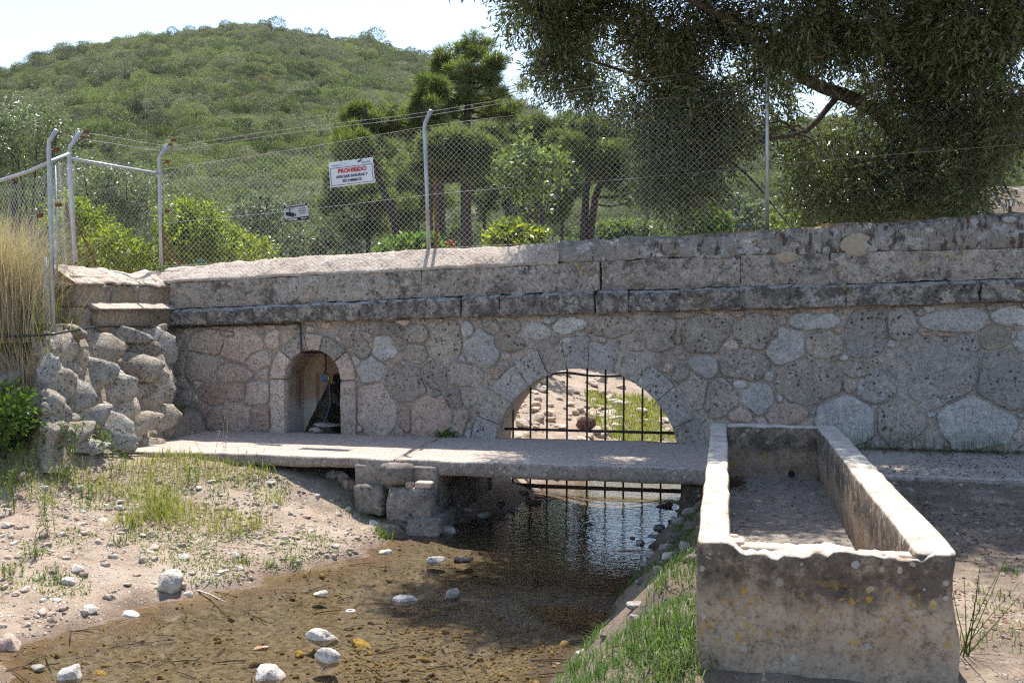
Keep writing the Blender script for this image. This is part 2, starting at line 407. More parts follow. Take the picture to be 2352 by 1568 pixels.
INKG = simple('green_print', (.15, .42, .35), .5, 0, .05); INKW = simple('white_print', (.72, .72, .72), .5, 0, .05)
BRICK = simple('terracotta_brick', (.47, .36, .285), .92, 0, .25, 25, .15, .004)
BARK = stone_mat('pine_bark', (.05, .038, .032), (.085, .066, .056), None, pits=0, white=0, black=.1, rndv=.3, bumpd=.04)
OBARK = stone_mat('olive_bark', (.07, .058, .047), (.115, .095, .078), None, pits=0, white=.05, black=.1, rndv=.2, bumpd=.03)
BLUETW = simple('blue_twine', (.05, .3, .42), .7, 0, .1)

def leaf_mat(name, a, b, back=None, trans=.35, rough=.45, spec=.35, inst=False, hue=.0):
    s = NT(name); p = s.pos(); g = s.n('NewGeometry')
    if inst:
        r = s.rnd(); f = s.math('ADD', s.math('ADD', s.math('MULTIPLY', r, .65), s.math('MULTIPLY', s.math('SUBTRACT', s.noise(.045, 3, p), .5), 1.3)), s.math('ADD', .15, s.math('MULTIPLY', g.outputs['Random Per Island'], .25)))
    else: f = s.math('ADD', s.math('MULTIPLY', g.outputs['Random Per Island'], .75), s.math('MULTIPLY', s.noise(1.3, 2, p), .3))
    col = s.mix(s.step(f, .1, .95), a, b)
    if hue: col = s.mix(s.step(g.outputs['Random Per Island'], 1 - hue, 1.0), col, (.3, .2, .04))
    if inst: col = s.mix(s.step(s.math('FRACT', s.math('MULTIPLY', r, 7.31)), .92, .96), col, (.16, .145, .1))
    if back is not None: col = s.mix(g.outputs['Backfacing'], col, back)
    pb = s.n('BsdfPrincipled', None, Base_Color=col, Roughness=rough); pb.inputs['Specular IOR Level'].default_value = spec
    tr = s.n('BsdfTranslucent', None, Color=s.mix(1.0, col, (1.5, 1.7, .7), 'MULTIPLY'))
    mx = s.n('MixShader', None, i0=trans, i1=pb.outputs[0], i2=tr.outputs[0])
    s.t.links.new(mx.outputs[0], s.out.inputs[0]); return s.m
OLIVE = leaf_mat('olive_leaf', (.04, .056, .02), (.105, .125, .048), (.15, .165, .1), .3, .3, .5, hue=.03)
OLEAS = leaf_mat('silvery_shrub_leaf', (.075, .1, .05), (.16, .19, .11), (.2, .22, .16), .25, .4, .4)
LIME = leaf_mat('lime_leaf', (.06, .1, .012), (.27, .28, .03), None, .45, .4, .4)
GREENL = leaf_mat('green_leaf', (.05, .1, .018), (.13, .19, .035), None, .4, .4, .4)
PALEG = leaf_mat('pale_green_leaf', (.09, .125, .04), (.2, .23, .085), None, .35, .45, .35)
NEEDLE = leaf_mat('pine_needle', (.06, .082, .028), (.17, .19, .075), None, .42, .5, .3)
NEEDLE2 = leaf_mat('pine_needle_sun_tint', (.075, .1, .03), (.2, .21, .08), None, .4, .5, .3)  # lighter needle copy, sunlight on the tall pine put into its colour
MAQ1 = leaf_mat('hill_shrub_leaf', (.04, .058, .02), (.19, .212, .09), None, .25, .6, .2, inst=True)
MAQ2 = leaf_mat('hill_grey_shrub_leaf', (.07, .078, .048), (.24, .24, .165), None, .2, .6, .2, inst=True)
DRYG = leaf_mat('dry_grass', (.36, .275, .2), (.56, .47, .37), None, .2, .6, .2)
YELG = leaf_mat('yellow_grass', (.13, .15, .03), (.34, .33, .09), None, .3, .55, .25)
GRASS = leaf_mat('green_grass', (.06, .11, .02), (.17, .22, .045), None, .4, .5, .25)
DGRASS = leaf_mat('lush_grass', (.04, .085, .018), (.1, .16, .035), None, .35, .5, .25)
LITT = leaf_mat('dead_leaf', (.04, .026, .016), (.17, .1, .045), None, .1, .8, .2, hue=.06)
FLOWER = simple('red_petal', (.4, .01, .02), .6, 0, .2)

def ground_mat():
    s = NT('stony_soil'); p = s.pos(); q = s.n('SeparateXYZ', None, Vector=p).outputs
    big = s.noise(.9, 4, p); mid = s.noise(7, 5, p, .65); fine = s.noise(70, 4, p, .7); gr = s.voro(26, p); gr2 = s.voro(60, p)
    col = s.mix(s.step(mid, .3, .7), (.225, .168, .122), (.335, .265, .2))
    col = s.mix(s.step(big, .5, .68), col, (.36, .295, .23))
    gc = s.n('SeparateXYZ', None, Vector=s.voro(26, p, out='Color')).outputs
    k = s.math('MULTIPLY', s.step(gr, .42, .3), s.step(gc[0], .45, .6))
    col = s.mix(k, col, s.mix(gc[1], (.3, .23, .19), (.55, .49, .43)))
    k2 = s.step(gr2, .3, .2); col = s.mix(s.math('MULTIPLY', k2, .5), col, (.5, .42, .35))
    col = s.mix(s.step(fine, .5, .28), col, s.mix(1.0, col, (.55, .5, .47), 'MULTIPLY'))
    hum_shade = s.math('MULTIPLY', s.step(q[0], -1.9, -1.2), s.step(s.noise(2.4, 5, p, .7), .36, .55)); hum_shade = s.math('MULTIPLY', hum_shade, s.step(q[1], 12.6, 12.2)); col = s.mix(s.math('MULTIPLY', hum_shade, .75), col, (.13, .1, .075)); col = s.mix(s.math('MULTIPLY', s.math('MULTIPLY', s.step(q[0], -1.9, -1.3), s.step(q[0], .2, -.2)), .7), col, s.mix(mid, (.08, .06, .045), (.2, .155, .115)))  # leaf humus, with mottled tree shade also put into the soil colour
    wet = s.step(s.math('ADD', q[2], s.math('MULTIPLY', s.noise(5, 4, p), .1)), -.60, -.72)
    col = s.mix(wet, col, s.mix(1.0, col, (.46, .4, .36), 'MULTIPLY'))
    bed = s.step(q[2], -.76, -.80)
    ns = s.noise(14, 6, p, .75)
    bc = s.mix(s.step(ns, .4, .6), (.08, .063, .044), (.17, .14, .1))
    bc = s.mix(s.math('MULTIPLY', k, .8), bc, s.mix(gc[1], (.06, .045, .02), (.24, .17, .05)))
    bc = s.mix(s.step(s.noise(22, 6, p, .8), .56, .66), bc, (.03, .02, .012))
    col = s.mix(bed, col, bc)
    h = s.math('ADD', s.math('MULTIPLY', mid, 1.2), s.math('ADD', s.math('MULTIPLY', fine, .5), s.math('MULTIPLY', k, .9)))
    return s.done(col, s.math('SUBTRACT', .95, s.math('MULTIPLY', wet, .3)), s.bump(h, .02), .2)
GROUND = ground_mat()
HILLM = simple('hill_soil', (.2, .16, .1), .95, 0, .4, .08, .1)
RUBB = stone_mat('rubble_limestone', (.42, .355, .285), (.52, .45, .375), (.38, .295, .225), pits=.2, white=.35, black=0, rndv=.5)
WROCK = stone_mat('pale_stream_rock', (.5, .455, .4), (.58, .54, .48), None, pits=.25, white=.3, black=0, rndv=.3)
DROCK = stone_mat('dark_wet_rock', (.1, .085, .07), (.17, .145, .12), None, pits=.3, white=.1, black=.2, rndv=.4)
GROCK = stone_mat('grey_bank_rock', (.27, .245, .22), (.36, .33, .3), None, pits=.3, white=.25, black=.05, rndv=.4)
OCHRE = stone_mat('algae_ochre_stone', (.3, .2, .04), (.4, .3, .08), None, pits=.2, white=.0, black=0, rndv=.6)
PEB = stone_mat('bed_pebble', (.2, .135, .04), (.3, .23, .1), (.11, .075, .04), pits=.1, white=.1, black=.2, rndv=0)
REDR = stone_mat('red_brown_rock', (.11, .065, .045), (.2, .13, .09), (.28, .22, .16), pits=.8, white=.1, black=.1)
GRAV = stone_mat('gravel_stone', (.29, .235, .18), (.42, .355, .285), (.24, .185, .14), pits=.1, white=.25, black=.05, rndv=0)
PIERS = stone_mat('pier_stone', (.2, .175, .15), (.28, .25, .215), (.17, .15, .13), pits=.5, white=.15, black=.25)
MOSS = simple('dark_moss', (.018, .022, .01), .95, 0, .5, 30, .1, .02)

def water_mat():
    s = NT('stream_water'); p = s.pos(); q = s.n('SeparateXYZ', None, Vector=p).outputs
    v = s.n('VectorMath', {'operation': 'MULTIPLY'}, i0=p, i1=(.8, 1.25, 1)).outputs[0]
    rip = s.math('ADD', s.noise(11, 2, v, .5, .6), s.math('MULTIPLY', s.noise(26, 2, v, .5), .35))
    amp = s.math('ADD', .05, s.math('MULTIPLY', s.step(q[1], 7.6, 9.4), .9))
    nrm = s.bump(s.math('MULTIPLY', rip, amp), .005, 1.0)
    fr = s.n('Fresnel', None, IOR=1.33, Normal=nrm).outputs[0]
    gl = s.n('BsdfGlossy', None, Color=(1, 1, 1), Roughness=.015, Normal=nrm).outputs[0]
    tr = s.n('BsdfTransparent', None, Color=(.9, .86, .76)).outputs[0]
    mx = s.n('MixShader', None, i0=fr, i1=tr, i2=gl)
    s.t.links.new(mx.outputs[0], s.out.inputs[0]); return s.m
WATER = water_mat()

# ------------------------------------------------------------------ terrain
WZ = -.75
def _edge(px_, near, far):
    p = near + [tuple(atz(x, y, WZ)[:2]) for x, y in px_] + far; return [a for a, b in p], [b for a, b in p]
LX, LY = _edge([(0, 1568), (0, 1490), (200, 1430), (400, 1375), (650, 1320), (760, 1290), (880, 1250), (930, 1228)], [(-8.2, 2.0), (-6.0, 4.2)], [(-2.85, 10.6), (-2.5, 11.2), (-2.35, 12.8), (-1.95, 14), (-.9, 16.5), (.6, 20), (3, 26)])
RX, RY = _edge([(1290, 1568), (1420, 1400), (1480, 1330), (1500, 1260), (1530, 1220)], [(-2.0, 2.0), (-1.5, 4.0)], [(-.48, 11.4), (-.45, 12.8), (.25, 14), (1.8, 17), (3.2, 20), (6, 26)])
def sst(x, a, b): t = np.clip((x - a) / (b - a), 0, 1); return t * t * (3 - 2 * t)
def ground_h(X, Y, detail=True):
    X = np.asarray(X, float); Y = np.asarray(Y, float)
    wig = .07 * np.sin(Y * 5.1) + .05 * np.sin(Y * 11.3 + 1)
    xl = np.interp(Y, LY, LX) + wig * (Y < 10); xr = np.interp(Y, RY, RX) - .6 * wig * (Y < 10)
    dl = (xl - X) * np.where(Y < 10, .80, .85); dr = (X - xr) * np.where(Y < 6, .8, .97)
    back = sst(Y, 12.4, 13.4)
    lf = WZ + .05 * sst(dl, 0, .12) + .2 * np.clip(dl, 0, 9) ** .95 + .2 * sst(Y, 8.8, 10) * sst(dl, .3, 1.5)
    lf = np.minimum(lf, -.05 + .035 * np.sin(X * 1.7 + Y) )
    lb = np.minimum(WZ + .30 * np.clip(dl, 0, 20), .95)
    L = lf * (1 - back) + lb * back
    rf = np.minimum(WZ + .06 * sst(dr, 0, .1) + .95 * np.clip(dr, 0, 9), -.05 + .0 * X)
    rb = np.minimum(WZ + .26 * np.clip(dr, 0, 20), 1.3)
    Rr = rf * (1 - back) + rb * back
    inside = np.minimum(np.clip(-dl, 0, 9), np.clip(-dr, 0, 9))
    bed = WZ - .11 * sst(inside, 0, .8)
    h = np.where(dl > 0, L, np.where(dr > 0, Rr, bed))
    h = np.where((dl <= 0) & (dr <= 0), bed, h)
    wl = sst(-X, 7.15, 7.75) * sst(Y + .5 * sst(-X, 7.6, 9), 8.7, 9.5) * (1 - back)
    h = h + wl * (1.28 - h) * 1.0
    h = h + sst(-X, 6.0, 11) * sst(Y, 13, 14) * .35
    if detail:
        P = np.stack([X.ravel() * 1.1, Y.ravel() * 1.1, np.zeros(X.size)], 1)
        big = fbm(P, 3, 3).reshape(X.shape); fine = fbm(P * 6.5, 9, 3).reshape(X.shape)
        dry = np.clip((h - WZ) / .12, 0, 1)
        near = sst(Y, 12, 9.8) if False else 1.0
        h = h + big * .028 * dry + fine * .012 * (.35 + .65 * dry)
    h = h + .34 * sst(-X, 6.35, 6.9) * sst(Y, 8.2, 9.3) * (Y < 12) * (h < .2)
    # stay below the footbridge slab and the trough floor
    cover = (Y > 10.05) & (Y < 12.4) & (X > -6.72)
    h = np.where(cover, np.minimum(h, -.045), h)
    h = np.where((X > -.3) & (X < 1.2) & (Y > 4.5) & (Y < 10), np.minimum(h, -.04), h)
    return h
def gz(x, y): return float(ground_h(np.array([x]), np.array([y]))[0])
gx = np.arange(-15, 10.01, .07); gy = np.arange(1.0, 24.01, .07)
GX, GY = np.meshgrid(gx, gy); GZ = ground_h(GX, GY)
V = np.stack([GX.ravel(), GY.ravel(), GZ.ravel()], 1)
nx_, ny_ = len(gx), len(gy); I = np.arange(nx_ * ny_).reshape(ny_, nx_)
Q = np.stack([I[:-1, :-1].ravel(), I[:-1, 1:].ravel(), I[1:, 1:].ravel(), I[1:, :-1].ravel()], 1)
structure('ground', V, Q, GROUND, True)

# the hills round the valley: a sheet to the horizon, with the skyline of the photograph in front
SKX = [-1500, -600, 0, 100, 200, 300, 430, 590, 750, 870, 950, 1030, 1130, 1230, 1400, 1700, 2000, 2352, 2900, 3700]
SKY_ = [330, 230, 158, 125, 95, 70, 52, 50, 75, 92, 118, 155, 205, 275, 335, 300, 262, 290, 380, 470]
def sky_az():
    A = []; E = []
    for x, y in zip(SKX, SKY_):
        d = ray(x, y); A.append(math.atan2(d[0], d[1])); E.append(d[2] / math.hypot(d[0], d[1]))
    return A, E
SA, SE = sky_az()
def ridge(az): return 235 + 25 * np.sin(az * 3.1 + .6)
def hill_h(r, az, detail=True):
    R = ridge(az); e = np.interp(az, SA, SE, left=.06, right=.06); zr = e * R + EYE - 3.0
    t = (r - 34) / (R - 34)
    z = np.where(t < 1, .4 + (zr - .4) * np.clip(t, 0, 1) ** 1.12, zr - (r - R) * .30)
    z = np.maximum(z, np.where(t < 1, -9, -4.0))
    z = np.where(r < 24, -1.2, np.where(r < 34, -1.2 + 1.6 * (r - 24) / 10, z))
    if detail:
        P = np.stack([r * np.sin(az) * .03, r * np.cos(az) * .03, 0 * r], -1).reshape(-1, 3)
        z = z + fbm(P, 21, 3).reshape(z.shape) * 2.2 * np.clip(t, 0, 1) * np.clip((1.15 - t) * 6, 0, 1)
    return z
az = np.concatenate([np.linspace(-math.pi, -1.2, 24, endpoint=False), np.linspace(-1.2, .9, 200, endpoint=False), np.linspace(.9, math.pi, 25)])
rr = np.concatenate([[0.5, 12, 20], np.linspace(24, 290, 90), [350, 500, 900, 1800, 4000]])
RR, AZ = np.meshgrid(rr, az); ZZ = hill_h(RR, AZ)
V = np.stack([RR.ravel() * np.sin(AZ.ravel()), RR.ravel() * np.cos(AZ.ravel()), ZZ.ravel()], 1)
I = np.arange(V.shape[0]).reshape(len(az), len(rr))
Q = np.stack([I[:-1, :-1].ravel(), I[:-1, 1:].ravel(), I[1:, 1:].ravel(), I[1:, :-1].ravel()], 1)
structure('hill', V, Q[:, ::-1], HILLM, True)

# water sheet between the banks
wy = np.arange(2.0, 25, .25); L_ = np.interp(wy, LY, LX) - .35; R_ = np.interp(wy, RY, RX) + .35
wv = []; wq = []
for i in range(len(wy)):
    for t in np.linspace(0, 1, 7): wv.append((L_[i] + (R_[i] - L_[i]) * t, wy[i], WZ))
for i in range(len(wy) - 1):
    for k in range(6): wq.append((i * 7 + k, i * 7 + k + 1, i * 7 + k + 8, i * 7 + k + 7))
structure('water', np.array(wv), np.array(wq), WATER)

# ------------------------------------------------------------------ the stone wall
WY = 12.07; BACK = 13.15
AX, AZ0, AR = -1.655, -.26, 1.165                 # arch centre and radius
NX0, NX1, NS = -5.6, -4.81, .70; NXC = (NX0 + NX1) / 2; NR = (NX1 - NX0) / 2     # niche
XS, XE = -7.25, 6.0
_ix = lambda *p: (lambda x: np.interp(x, [a for a, b in p], [b for a, b in p]))
zc0 = _ix((-8, 1.375), (-7.2, 1.40), (-1.57, 1.557), (3.28, 1.698), (6, 1.775))
zc1 = _ix((-8, 1.58), (-7.2, 1.61), (-1.57, 1.832), (3.28, 1.955), (6, 2.03))
zp1 = _ix((-8, 1.92), (-7.2, 1.958), (-1.57, 2.185), (.53, 2.245), (3.28, 2.29), (6, 2.34))
zrl = _ix((-8, 2.16), (-7.4, 2.19), (-5.43, 2.312), (-3.63, 2.382), (-2.0, 2.455), (0, 2.5))
zrr = _ix((-2.2, 2.42), (-1.95, 2.435), (.53, 2.555), (3.28, 2.69), (6, 2.82))
wall = thing('stone_wall', 'long rubble stone bridge wall with a barred arch and a tap niche', 'wall', (-1, WY, -.7))

def arch_z(x): return AZ0 + np.sqrt(np.maximum(AR ** 2 - (x - AX) ** 2, 0))
def niche_z(x): return NS + np.sqrt(np.maximum(NR ** 2 - (x - NXC) ** 2, 0))
def core():
    mb = MB()
    def strip(xs, zb, face_y=WY, rows=34):
        xs = np.asarray(xs); n = len(xs); vv = []
        for x in xs:
            b = float(zb(x)); t = float(zc1(x)) - .05
            for k in range(rows + 1): vv.append((x, face_y, b + (t - b) * k / rows))
        v = np.array(vv); v[:, 1] += .012 + fbm(v * np.array([7, 1, 7]), 5, 4) * .011
        q = [(i * (rows + 1) + k, (i + 1) * (rows + 1) + k, (i + 1) * (rows + 1) + k + 1, i * (rows + 1) + k + 1) for i in range(n - 1) for k in range(rows)]
        mb.add(v, q)
    low = lambda x: -.9
    strip(np.linspace(XS, NX0, 30), low); strip(np.linspace(NX0, NX1, 22), niche_z)
    strip(np.linspace(NX1, AX - AR, 34), low); strip(AX + AR * np.cos(np.linspace(math.pi, 0, 48)), arch_z)
    strip(np.linspace(AX + AR, XE, 90), low)
    def soffit(pts, y0, y1, n=8):
        v = []; m = len(pts)
        for (x, z) in pts:
            for k in range(n + 1): v.append((x, y0 + (y1 - y0) * k / n, z))
        v = np.array(v); v[:, 2] += vnoise(v * 7, 3) * .006; v[:, 0] += vnoise(v * 7, 8) * .006
        mb.add(v, [(i * (n + 1) + k, i * (n + 1) + k + 1, (i + 1) * (n + 1) + k + 1, (i + 1) * (n + 1) + k) for i in range(m - 1) for k in range(n)])
    th = np.linspace(math.pi, 0, 44)
    soffit([(AX - AR, -.9)] + [(AX + AR * math.cos(t), AZ0 + AR * math.sin(t)) for t in th] + [(AX + AR, -.9)], WY, BACK)
    # rear face and the top of the lower wall
    def rear(xs, zb):
        v = [(x, BACK, z) for x in xs for z in (float(zb(x)), 2.0 if x > -20 else 0)]
        mb.add(np.array(v), [(2 * i, 2 * i + 1, 2 * i + 3, 2 * i + 2) for i in range(len(xs) - 1)])
    rear(np.linspace(XS - .4, AX - AR, 8), low); rear(AX + AR * np.cos(th), arch_z); rear(np.linspace(AX + AR, XE, 8), low)
    v, q = box(XS - .38, XE, WY + .16, 12.62, 1.3, 2.13); mb.add(v, q)
    v, q = box(XS - .36, XE - .02, WY + .2, BACK - .01, 1.9, 1.98); mb.add(v, q)
    return mb.get()
v, f = core(); mobj('mortar_core', v, f, MORTAR, wall, True)

# recess of the tap niche
def niche():
    mb = MB(); pts = [(NX0, -.05)] + [(NX0, z) for z in np.linspace(.1, NS, 7)] + [(NXC + NR * math.cos(t), NS + NR * math.sin(t)) for t in np.linspace(math.pi, 0, 18)][1:-1] + [(NX1, z) for z in np.linspace(NS, .1, 7)] + [(NX1, -.05)]
    pts = np.array(pts); n = 8; D = .48; v = []
    for x, z in pts:
        for k in range(n + 1):
            sh = 1 - .12 * (k / n) ** 2
            v.append((NXC + (x - NXC) * sh, WY + .02 + D * k / n, z * (1 - .03 * (k / n)) if z > 0 else z))
    v = np.array(v); v += (vnoise(v * 8, 4) * .008)[:, None]
    q = [(i * (n + 1) + k, i * (n + 1) + k + 1, (i + 1) * (n + 1) + k + 1, (i + 1) * (n + 1) + k) for i in range(len(pts) - 1) for k in range(n)]
    b = len(v); ring = v[n::n + 1]; rows = 9; vv = []
    m = len(ring); cz = ring.mean(0); bv = [cz + (0, .05, 0)]; bq = []
    lv = [ring * (1 - t) + (cz + np.array([0, .05, 0])) * t for t in np.linspace(0, .9, rows)]
    allv = np.concatenate(lv + [np.array([cz + (0, .05, 0)])]); allv[m:, 1] += vnoise(allv[m:] * 7, 2) * .02
    for r_ in range(rows - 1):
        for i in range(m - 1): bq.append((r_ * m + i, r_ * m + i + 1, (r_ + 1) * m + i + 1, (r_ + 1) * m + i))
    for i in range(m - 1): bq.append(((rows - 1) * m + i, (rows - 1) * m + i + 1, rows * m, rows * m))
    mb.add(v, q); mb.add(allv, bq); return mb.get()
def niche_mat():
    s = NT('niche_plaster'); p = s.pos(); q = s.n('SeparateXYZ', None, Vector=p).outputs
    mid = s.noise(7, 5, p, .65); fine = s.noise(60, 4, p)
    col = s.mix(s.step(mid, .3, .7), (.27, .19, .13), (.36, .26, .18))
    lowp = s.step(s.math('ADD', q[2], s.math('MULTIPLY', mid, .3)), .62, .48); col = s.mix(lowp, col, (.4, .36, .32))
    st = s.math('MULTIPLY', s.step(s.math('ABSOLUTE', s.math('ADD', q[0], 5.36)), .035, .015), s.step(q[2], .78, .7)); col = s.mix(s.math('MULTIPLY', st, .7), col, (.17, .075, .035))
    # wet black moss spreading from the tap to the lower right corner
    e = s.math('ADD', s.math('SUBTRACT', s.math('ADD', q[0], 5.44), s.math('MULTIPLY', q[2], .42)), s.math('MULTIPLY', s.math('SUBTRACT', s.noise(9, 5, p), .5), .22))
    k = s.math('MULTIPLY', s.step(e, .0, .03), s.step(s.math('ADD', q[2], s.math('MULTIPLY', s.noise(9, 3, p), .1)), .82, .78)); k = s.math('MULTIPLY', k, s.step(q[1], WY + .18, WY + .24))
    col = s.mix(k, col, (.012, .013, .008))
    return s.done(col, .9, s.bump(s.math('ADD', mid, s.math('MULTIPLY', fine, .4)), .012), .15)
v, f = niche(); nrec = mobj('niche_recess', v, f, niche_mat(), wall, True)
# moss cushion in the niche
mv, mf = rock(501, 4, 3, .6); mv = mv * (.2, .06, .2) + (NXC + .16, WY + .5, .12)
mobj('moss_patch', mv, mf, MOSS, nrec, True)

# face stones, read off the photograph: centre and half sizes in photo pixels, then a kind
Z5 = [(130,735,135,105,'P'),(415,735,125,100,'P'),(575,668,26,28,'K'),(748,672,146,46,'W'),(590,815,112,108,'W'),(808,808,105,85,'P'),(115,930,80,68,'W'),(365,922,138,82,'P'),
 (500,982,38,38,'W'),(330,1030,45,28,'W'),(218,1120,92,110,'P'),(440,1112,92,85,'W'),(730,1010,205,130,'P'),(325,1205,75,40,'K'),(590,1200,115,60,'K'),(1000,945,85,55,'P'),
 (960,1040,45,45,'P'),(1050,740,120,140,'B'),(1260,690,80,90,'B'),(1560,665,190,65,'W'),(1880,640,110,55,'W'),(1790,770,90,80,'P'),(1895,755,25,30,'W'),(1460,950,300,210,'B'),
 (1110,1050,130,100,'B'),(940,1220,180,130,'W'),(1230,1220,130,140,'P'),(1690,1230,220,160,'W'),(1830,1010,180,210,'B'),(1945,790,60,70,'W'),(50,1060,90,130,'P'),(70,1270,90,90,'P'),
 (530,745,28,28,'W'),(1430,1205,25,15,'W'),(1395,740,40,18,'K'),(1500,745,60,14,'K'),(870,890,22,18,'K'),(925,875,25,20,'W'),(555,1110,25,25,'W'),(1915,705,30,18,'K'),
 (2120,760,120,110,'P'),(2130,1030,130,130,'B'),(2100,1250,140,110,'W'),(2330,700,110,90,'W'),(2360,920,120,110,'P'),(2380,1180,140,130,'B'),(2580,760,120,120,'P'),(2600,1050,130,150,'W')]
Z4 = [(50,385,55,65,'P'),(255,345,150,40,'P'),(265,470,65,80,'W'),(465,380,80,60,'P'),(460,505,75,70,'P'),(650,440,105,125,'P'),(130,480,50,60,'P'),(185,610,85,80,'W'),(395,565,18,18,'W'),
 (870,480,110,105,'W'),(790,360,40,50,'W'),(950,340,50,40,'P'),(1060,330,60,40,'P'),(1230,365,75,50,'W'),(1430,325,110,45,'W'),(1050,440,95,45,'P'),(400,690,130,130,'P'),(585,640,85,90,'P'),
 (775,640,115,75,'P'),(560,890,150,120,'K'),(225,850,118,165,'D'),(400,900,45,90,'K'),(710,790,50,70,'P'),(790,760,45,60,'P'),(740,930,45,80,'K'),(1700,330,120,70,'P'),(1990,380,120,100,'P'),
 (2110,390,22,60,'K'),(2140,640,70,60,'P'),(1850,450,60,30,'P'),(300,560,22,20,'K')]
Z3 = [(975,600,62,60,'P'),(985,760,60,90,'P'),(1000,890,45,50,'P'),(1200,620,130,80,'L'),(1420,640,150,110,'L'),(1140,780,115,95,'L'),(1370,830,110,70,'L'),(1540,740,80,70,'L'),(1590,830,50,50,'L'),
 (1220,970,100,75,'K'),(1390,960,70,80,'K'),(1540,970,90,85,'L'),(1010,1010,75,65,'P'),(1160,1080,50,60,'K'),(1390,1130,110,90,'K'),(1560,1140,80,90,'K'),(1250,1160,70,70,'K'),(1070,1130,60,70,'P'),
 (1640,590,50,60,'L'),(1340,560,60,25,'L'),(2250,560,80,35,'P')]
ST = [(1568 + x * .4, 470.4 + y * .4, a * .4, b * .4, k) for x, y, a, b, k in Z5] + [(784 + x * .36667, 627.2 + y * .36667, a * .36667, b * .36667, k) for x, y, a, b, k in Z4] + [(78.4 + x / 3, 580.2 + y / 3, a / 3, b / 3, k) for x, y, a, b, k in Z3]
S = []
for x, y, a, b, k in ST:
    c = at(x, y, WY); e = at(x + a, y, WY); g = at(x, y - b, WY); S.append((c[0], c[2], e[0] - c[0], g[2] - c[2], k))
RING = .30
def excluded(X, Z):
    e = (Z < -.02) | (Z > zc0(X) - .012) | (X < XS + .01)
    e |= (np.hypot(X - AX, Z - AZ0) < AR + RING)
    e |= (np.abs(X - AX) < AR + .05) & (Z < AZ0 + .1)
    e |= (np.abs(X - NXC) < NR + .2) & (Z < NS) | (np.hypot(X - NXC, Z - NS) < NR + .21)
    return e
rs = np.random.default_rng(11)
# fill what is left with small stones
for _ in range(2600):
    if len(S) > 292: break
    x = rs.uniform(XS, XE - .2); z = rs.uniform(0, 1.75); r = rs.uniform(.03, .085)
    if excluded(np.array([x]), np.array([z]))[0]: continue
    if min(math.hypot((x - s[0]) / (s[2] + r * .75), (z - s[1]) / (s[3] + r * .75)) for s in S) < 1.0: continue
    S.append((x, z, r * rs.uniform(.8, 1.5), r, rs.choice(list('PPWKL'))))
SA_ = np.array([s[:4] for s in S])
MATS = {'P': PORE, 'W': PALE, 'K': PINK, 'B': BLUE, 'L': DRESS, 'D': DRESS}
for i, (cx, cz, a, b, kind) in enumerate(S):
    near = [j for j in range(len(S)) if j != i and abs(S[j][0] - cx) < a + S[j][2] + .1 and abs(S[j][1] - cz) < b + S[j][3] + .1]
    N = 40 if max(a, b) > .12 else 18
    th = np.arange(N) * 2 * math.pi / N + rs.uniform(0, 1); ex = rs.uniform(2.3, 3.4)
    ct, st_ = np.cos(th), np.sin(th)
    kp = rs.integers(6, 9); pa = np.arange(kp) * 2 * math.pi / kp + rs.uniform(-.35, .35, kp) + rs.uniform(0, 1); pd = rs.uniform(.78, 1.04, kp)
    te = np.arctan2(st_ / b, ct / a); un = np.min(np.where(np.cos(te[:, None] - pa) > .05, pd / np.maximum(np.cos(te[:, None] - pa), .05), 9), 1)
    un = np.minimum(un, 1.12); base = un / np.hypot(ct / a, st_ / b)
    jag = 1 + .06 * fbm(np.stack([ct * 1.6 + i, st_ * 1.6, th * 0], 1), i, 3)
    rad = base * jag * 1.32
    ts = np.linspace(.25, 1, 40)[:, None] * rad[None]; px_ = cx + ts * ct; pz_ = cz + ts * st_
    bad = excluded(px_, pz_)
    di = np.hypot((px_ - cx) / a, (pz_ - cz) / b)
    for j in near: bad |= np.hypot((px_ - SA_[j, 0]) / SA_[j, 2], (pz_ - SA_[j, 1]) / SA_[j, 3]) < di
    first = np.where(bad.any(0), bad.argmax(0), 39); rl = ts[np.maximum(first - 1, 0), np.arange(N)]
    rl = np.minimum(rl - np.where(bad.any(0), rs.uniform(.005, .016), 0), rad)
    rl = np.maximum(rl, .02); rl = .7 * rl + .15 * (np.roll(rl, 1) + np.roll(rl, -1))
    proud = rs.uniform(.003, .03) * (1.25 if kind == 'W' else 1.0); bev = min(.016, .25 * min(a, b))
    rings = []; tilt = rs.normal(0, .02, 2)
    for rr_, dy in ((0, .05), (.2 * bev, -proud * .35), (bev * .55, -proud * .75), (bev * 1.3, -proud), (None, -proud * 1.05)):
        if rr_ is None: rad_ = rl * .5
        else: rad_ = np.maximum(rl - rr_, rl * .35)
        x = cx + rad_ * ct; z = cz + rad_ * st_; y = np.full(N, WY + dy) + (tilt[0] * (x - cx) + tilt[1] * (z - cz)) * (dy < 0)
        rings.append(np.stack([x, y, z], 1))
    vv = np.concatenate(rings + [np.array([[cx, WY - proud * 1.1, cz]])])
    fr = vv[:, 1] < WY
    vv[fr, 1] += fbm(vv[fr] * 9, i, 4) * .013 * (1.5 if kind in 'W' else 1)
    ff = [(r_ * N + k, r_ * N + (k + 1) % N, (r_ + 1) * N + (k + 1) % N, (r_ + 1) * N + k) for r_ in range(4) for k in range(N)] + [(4 * N + k, 4 * N + (k + 1) % N, 5 * N) for k in range(N)]
    mobj('stone', vv, ff, MATS[kind], wall, True)

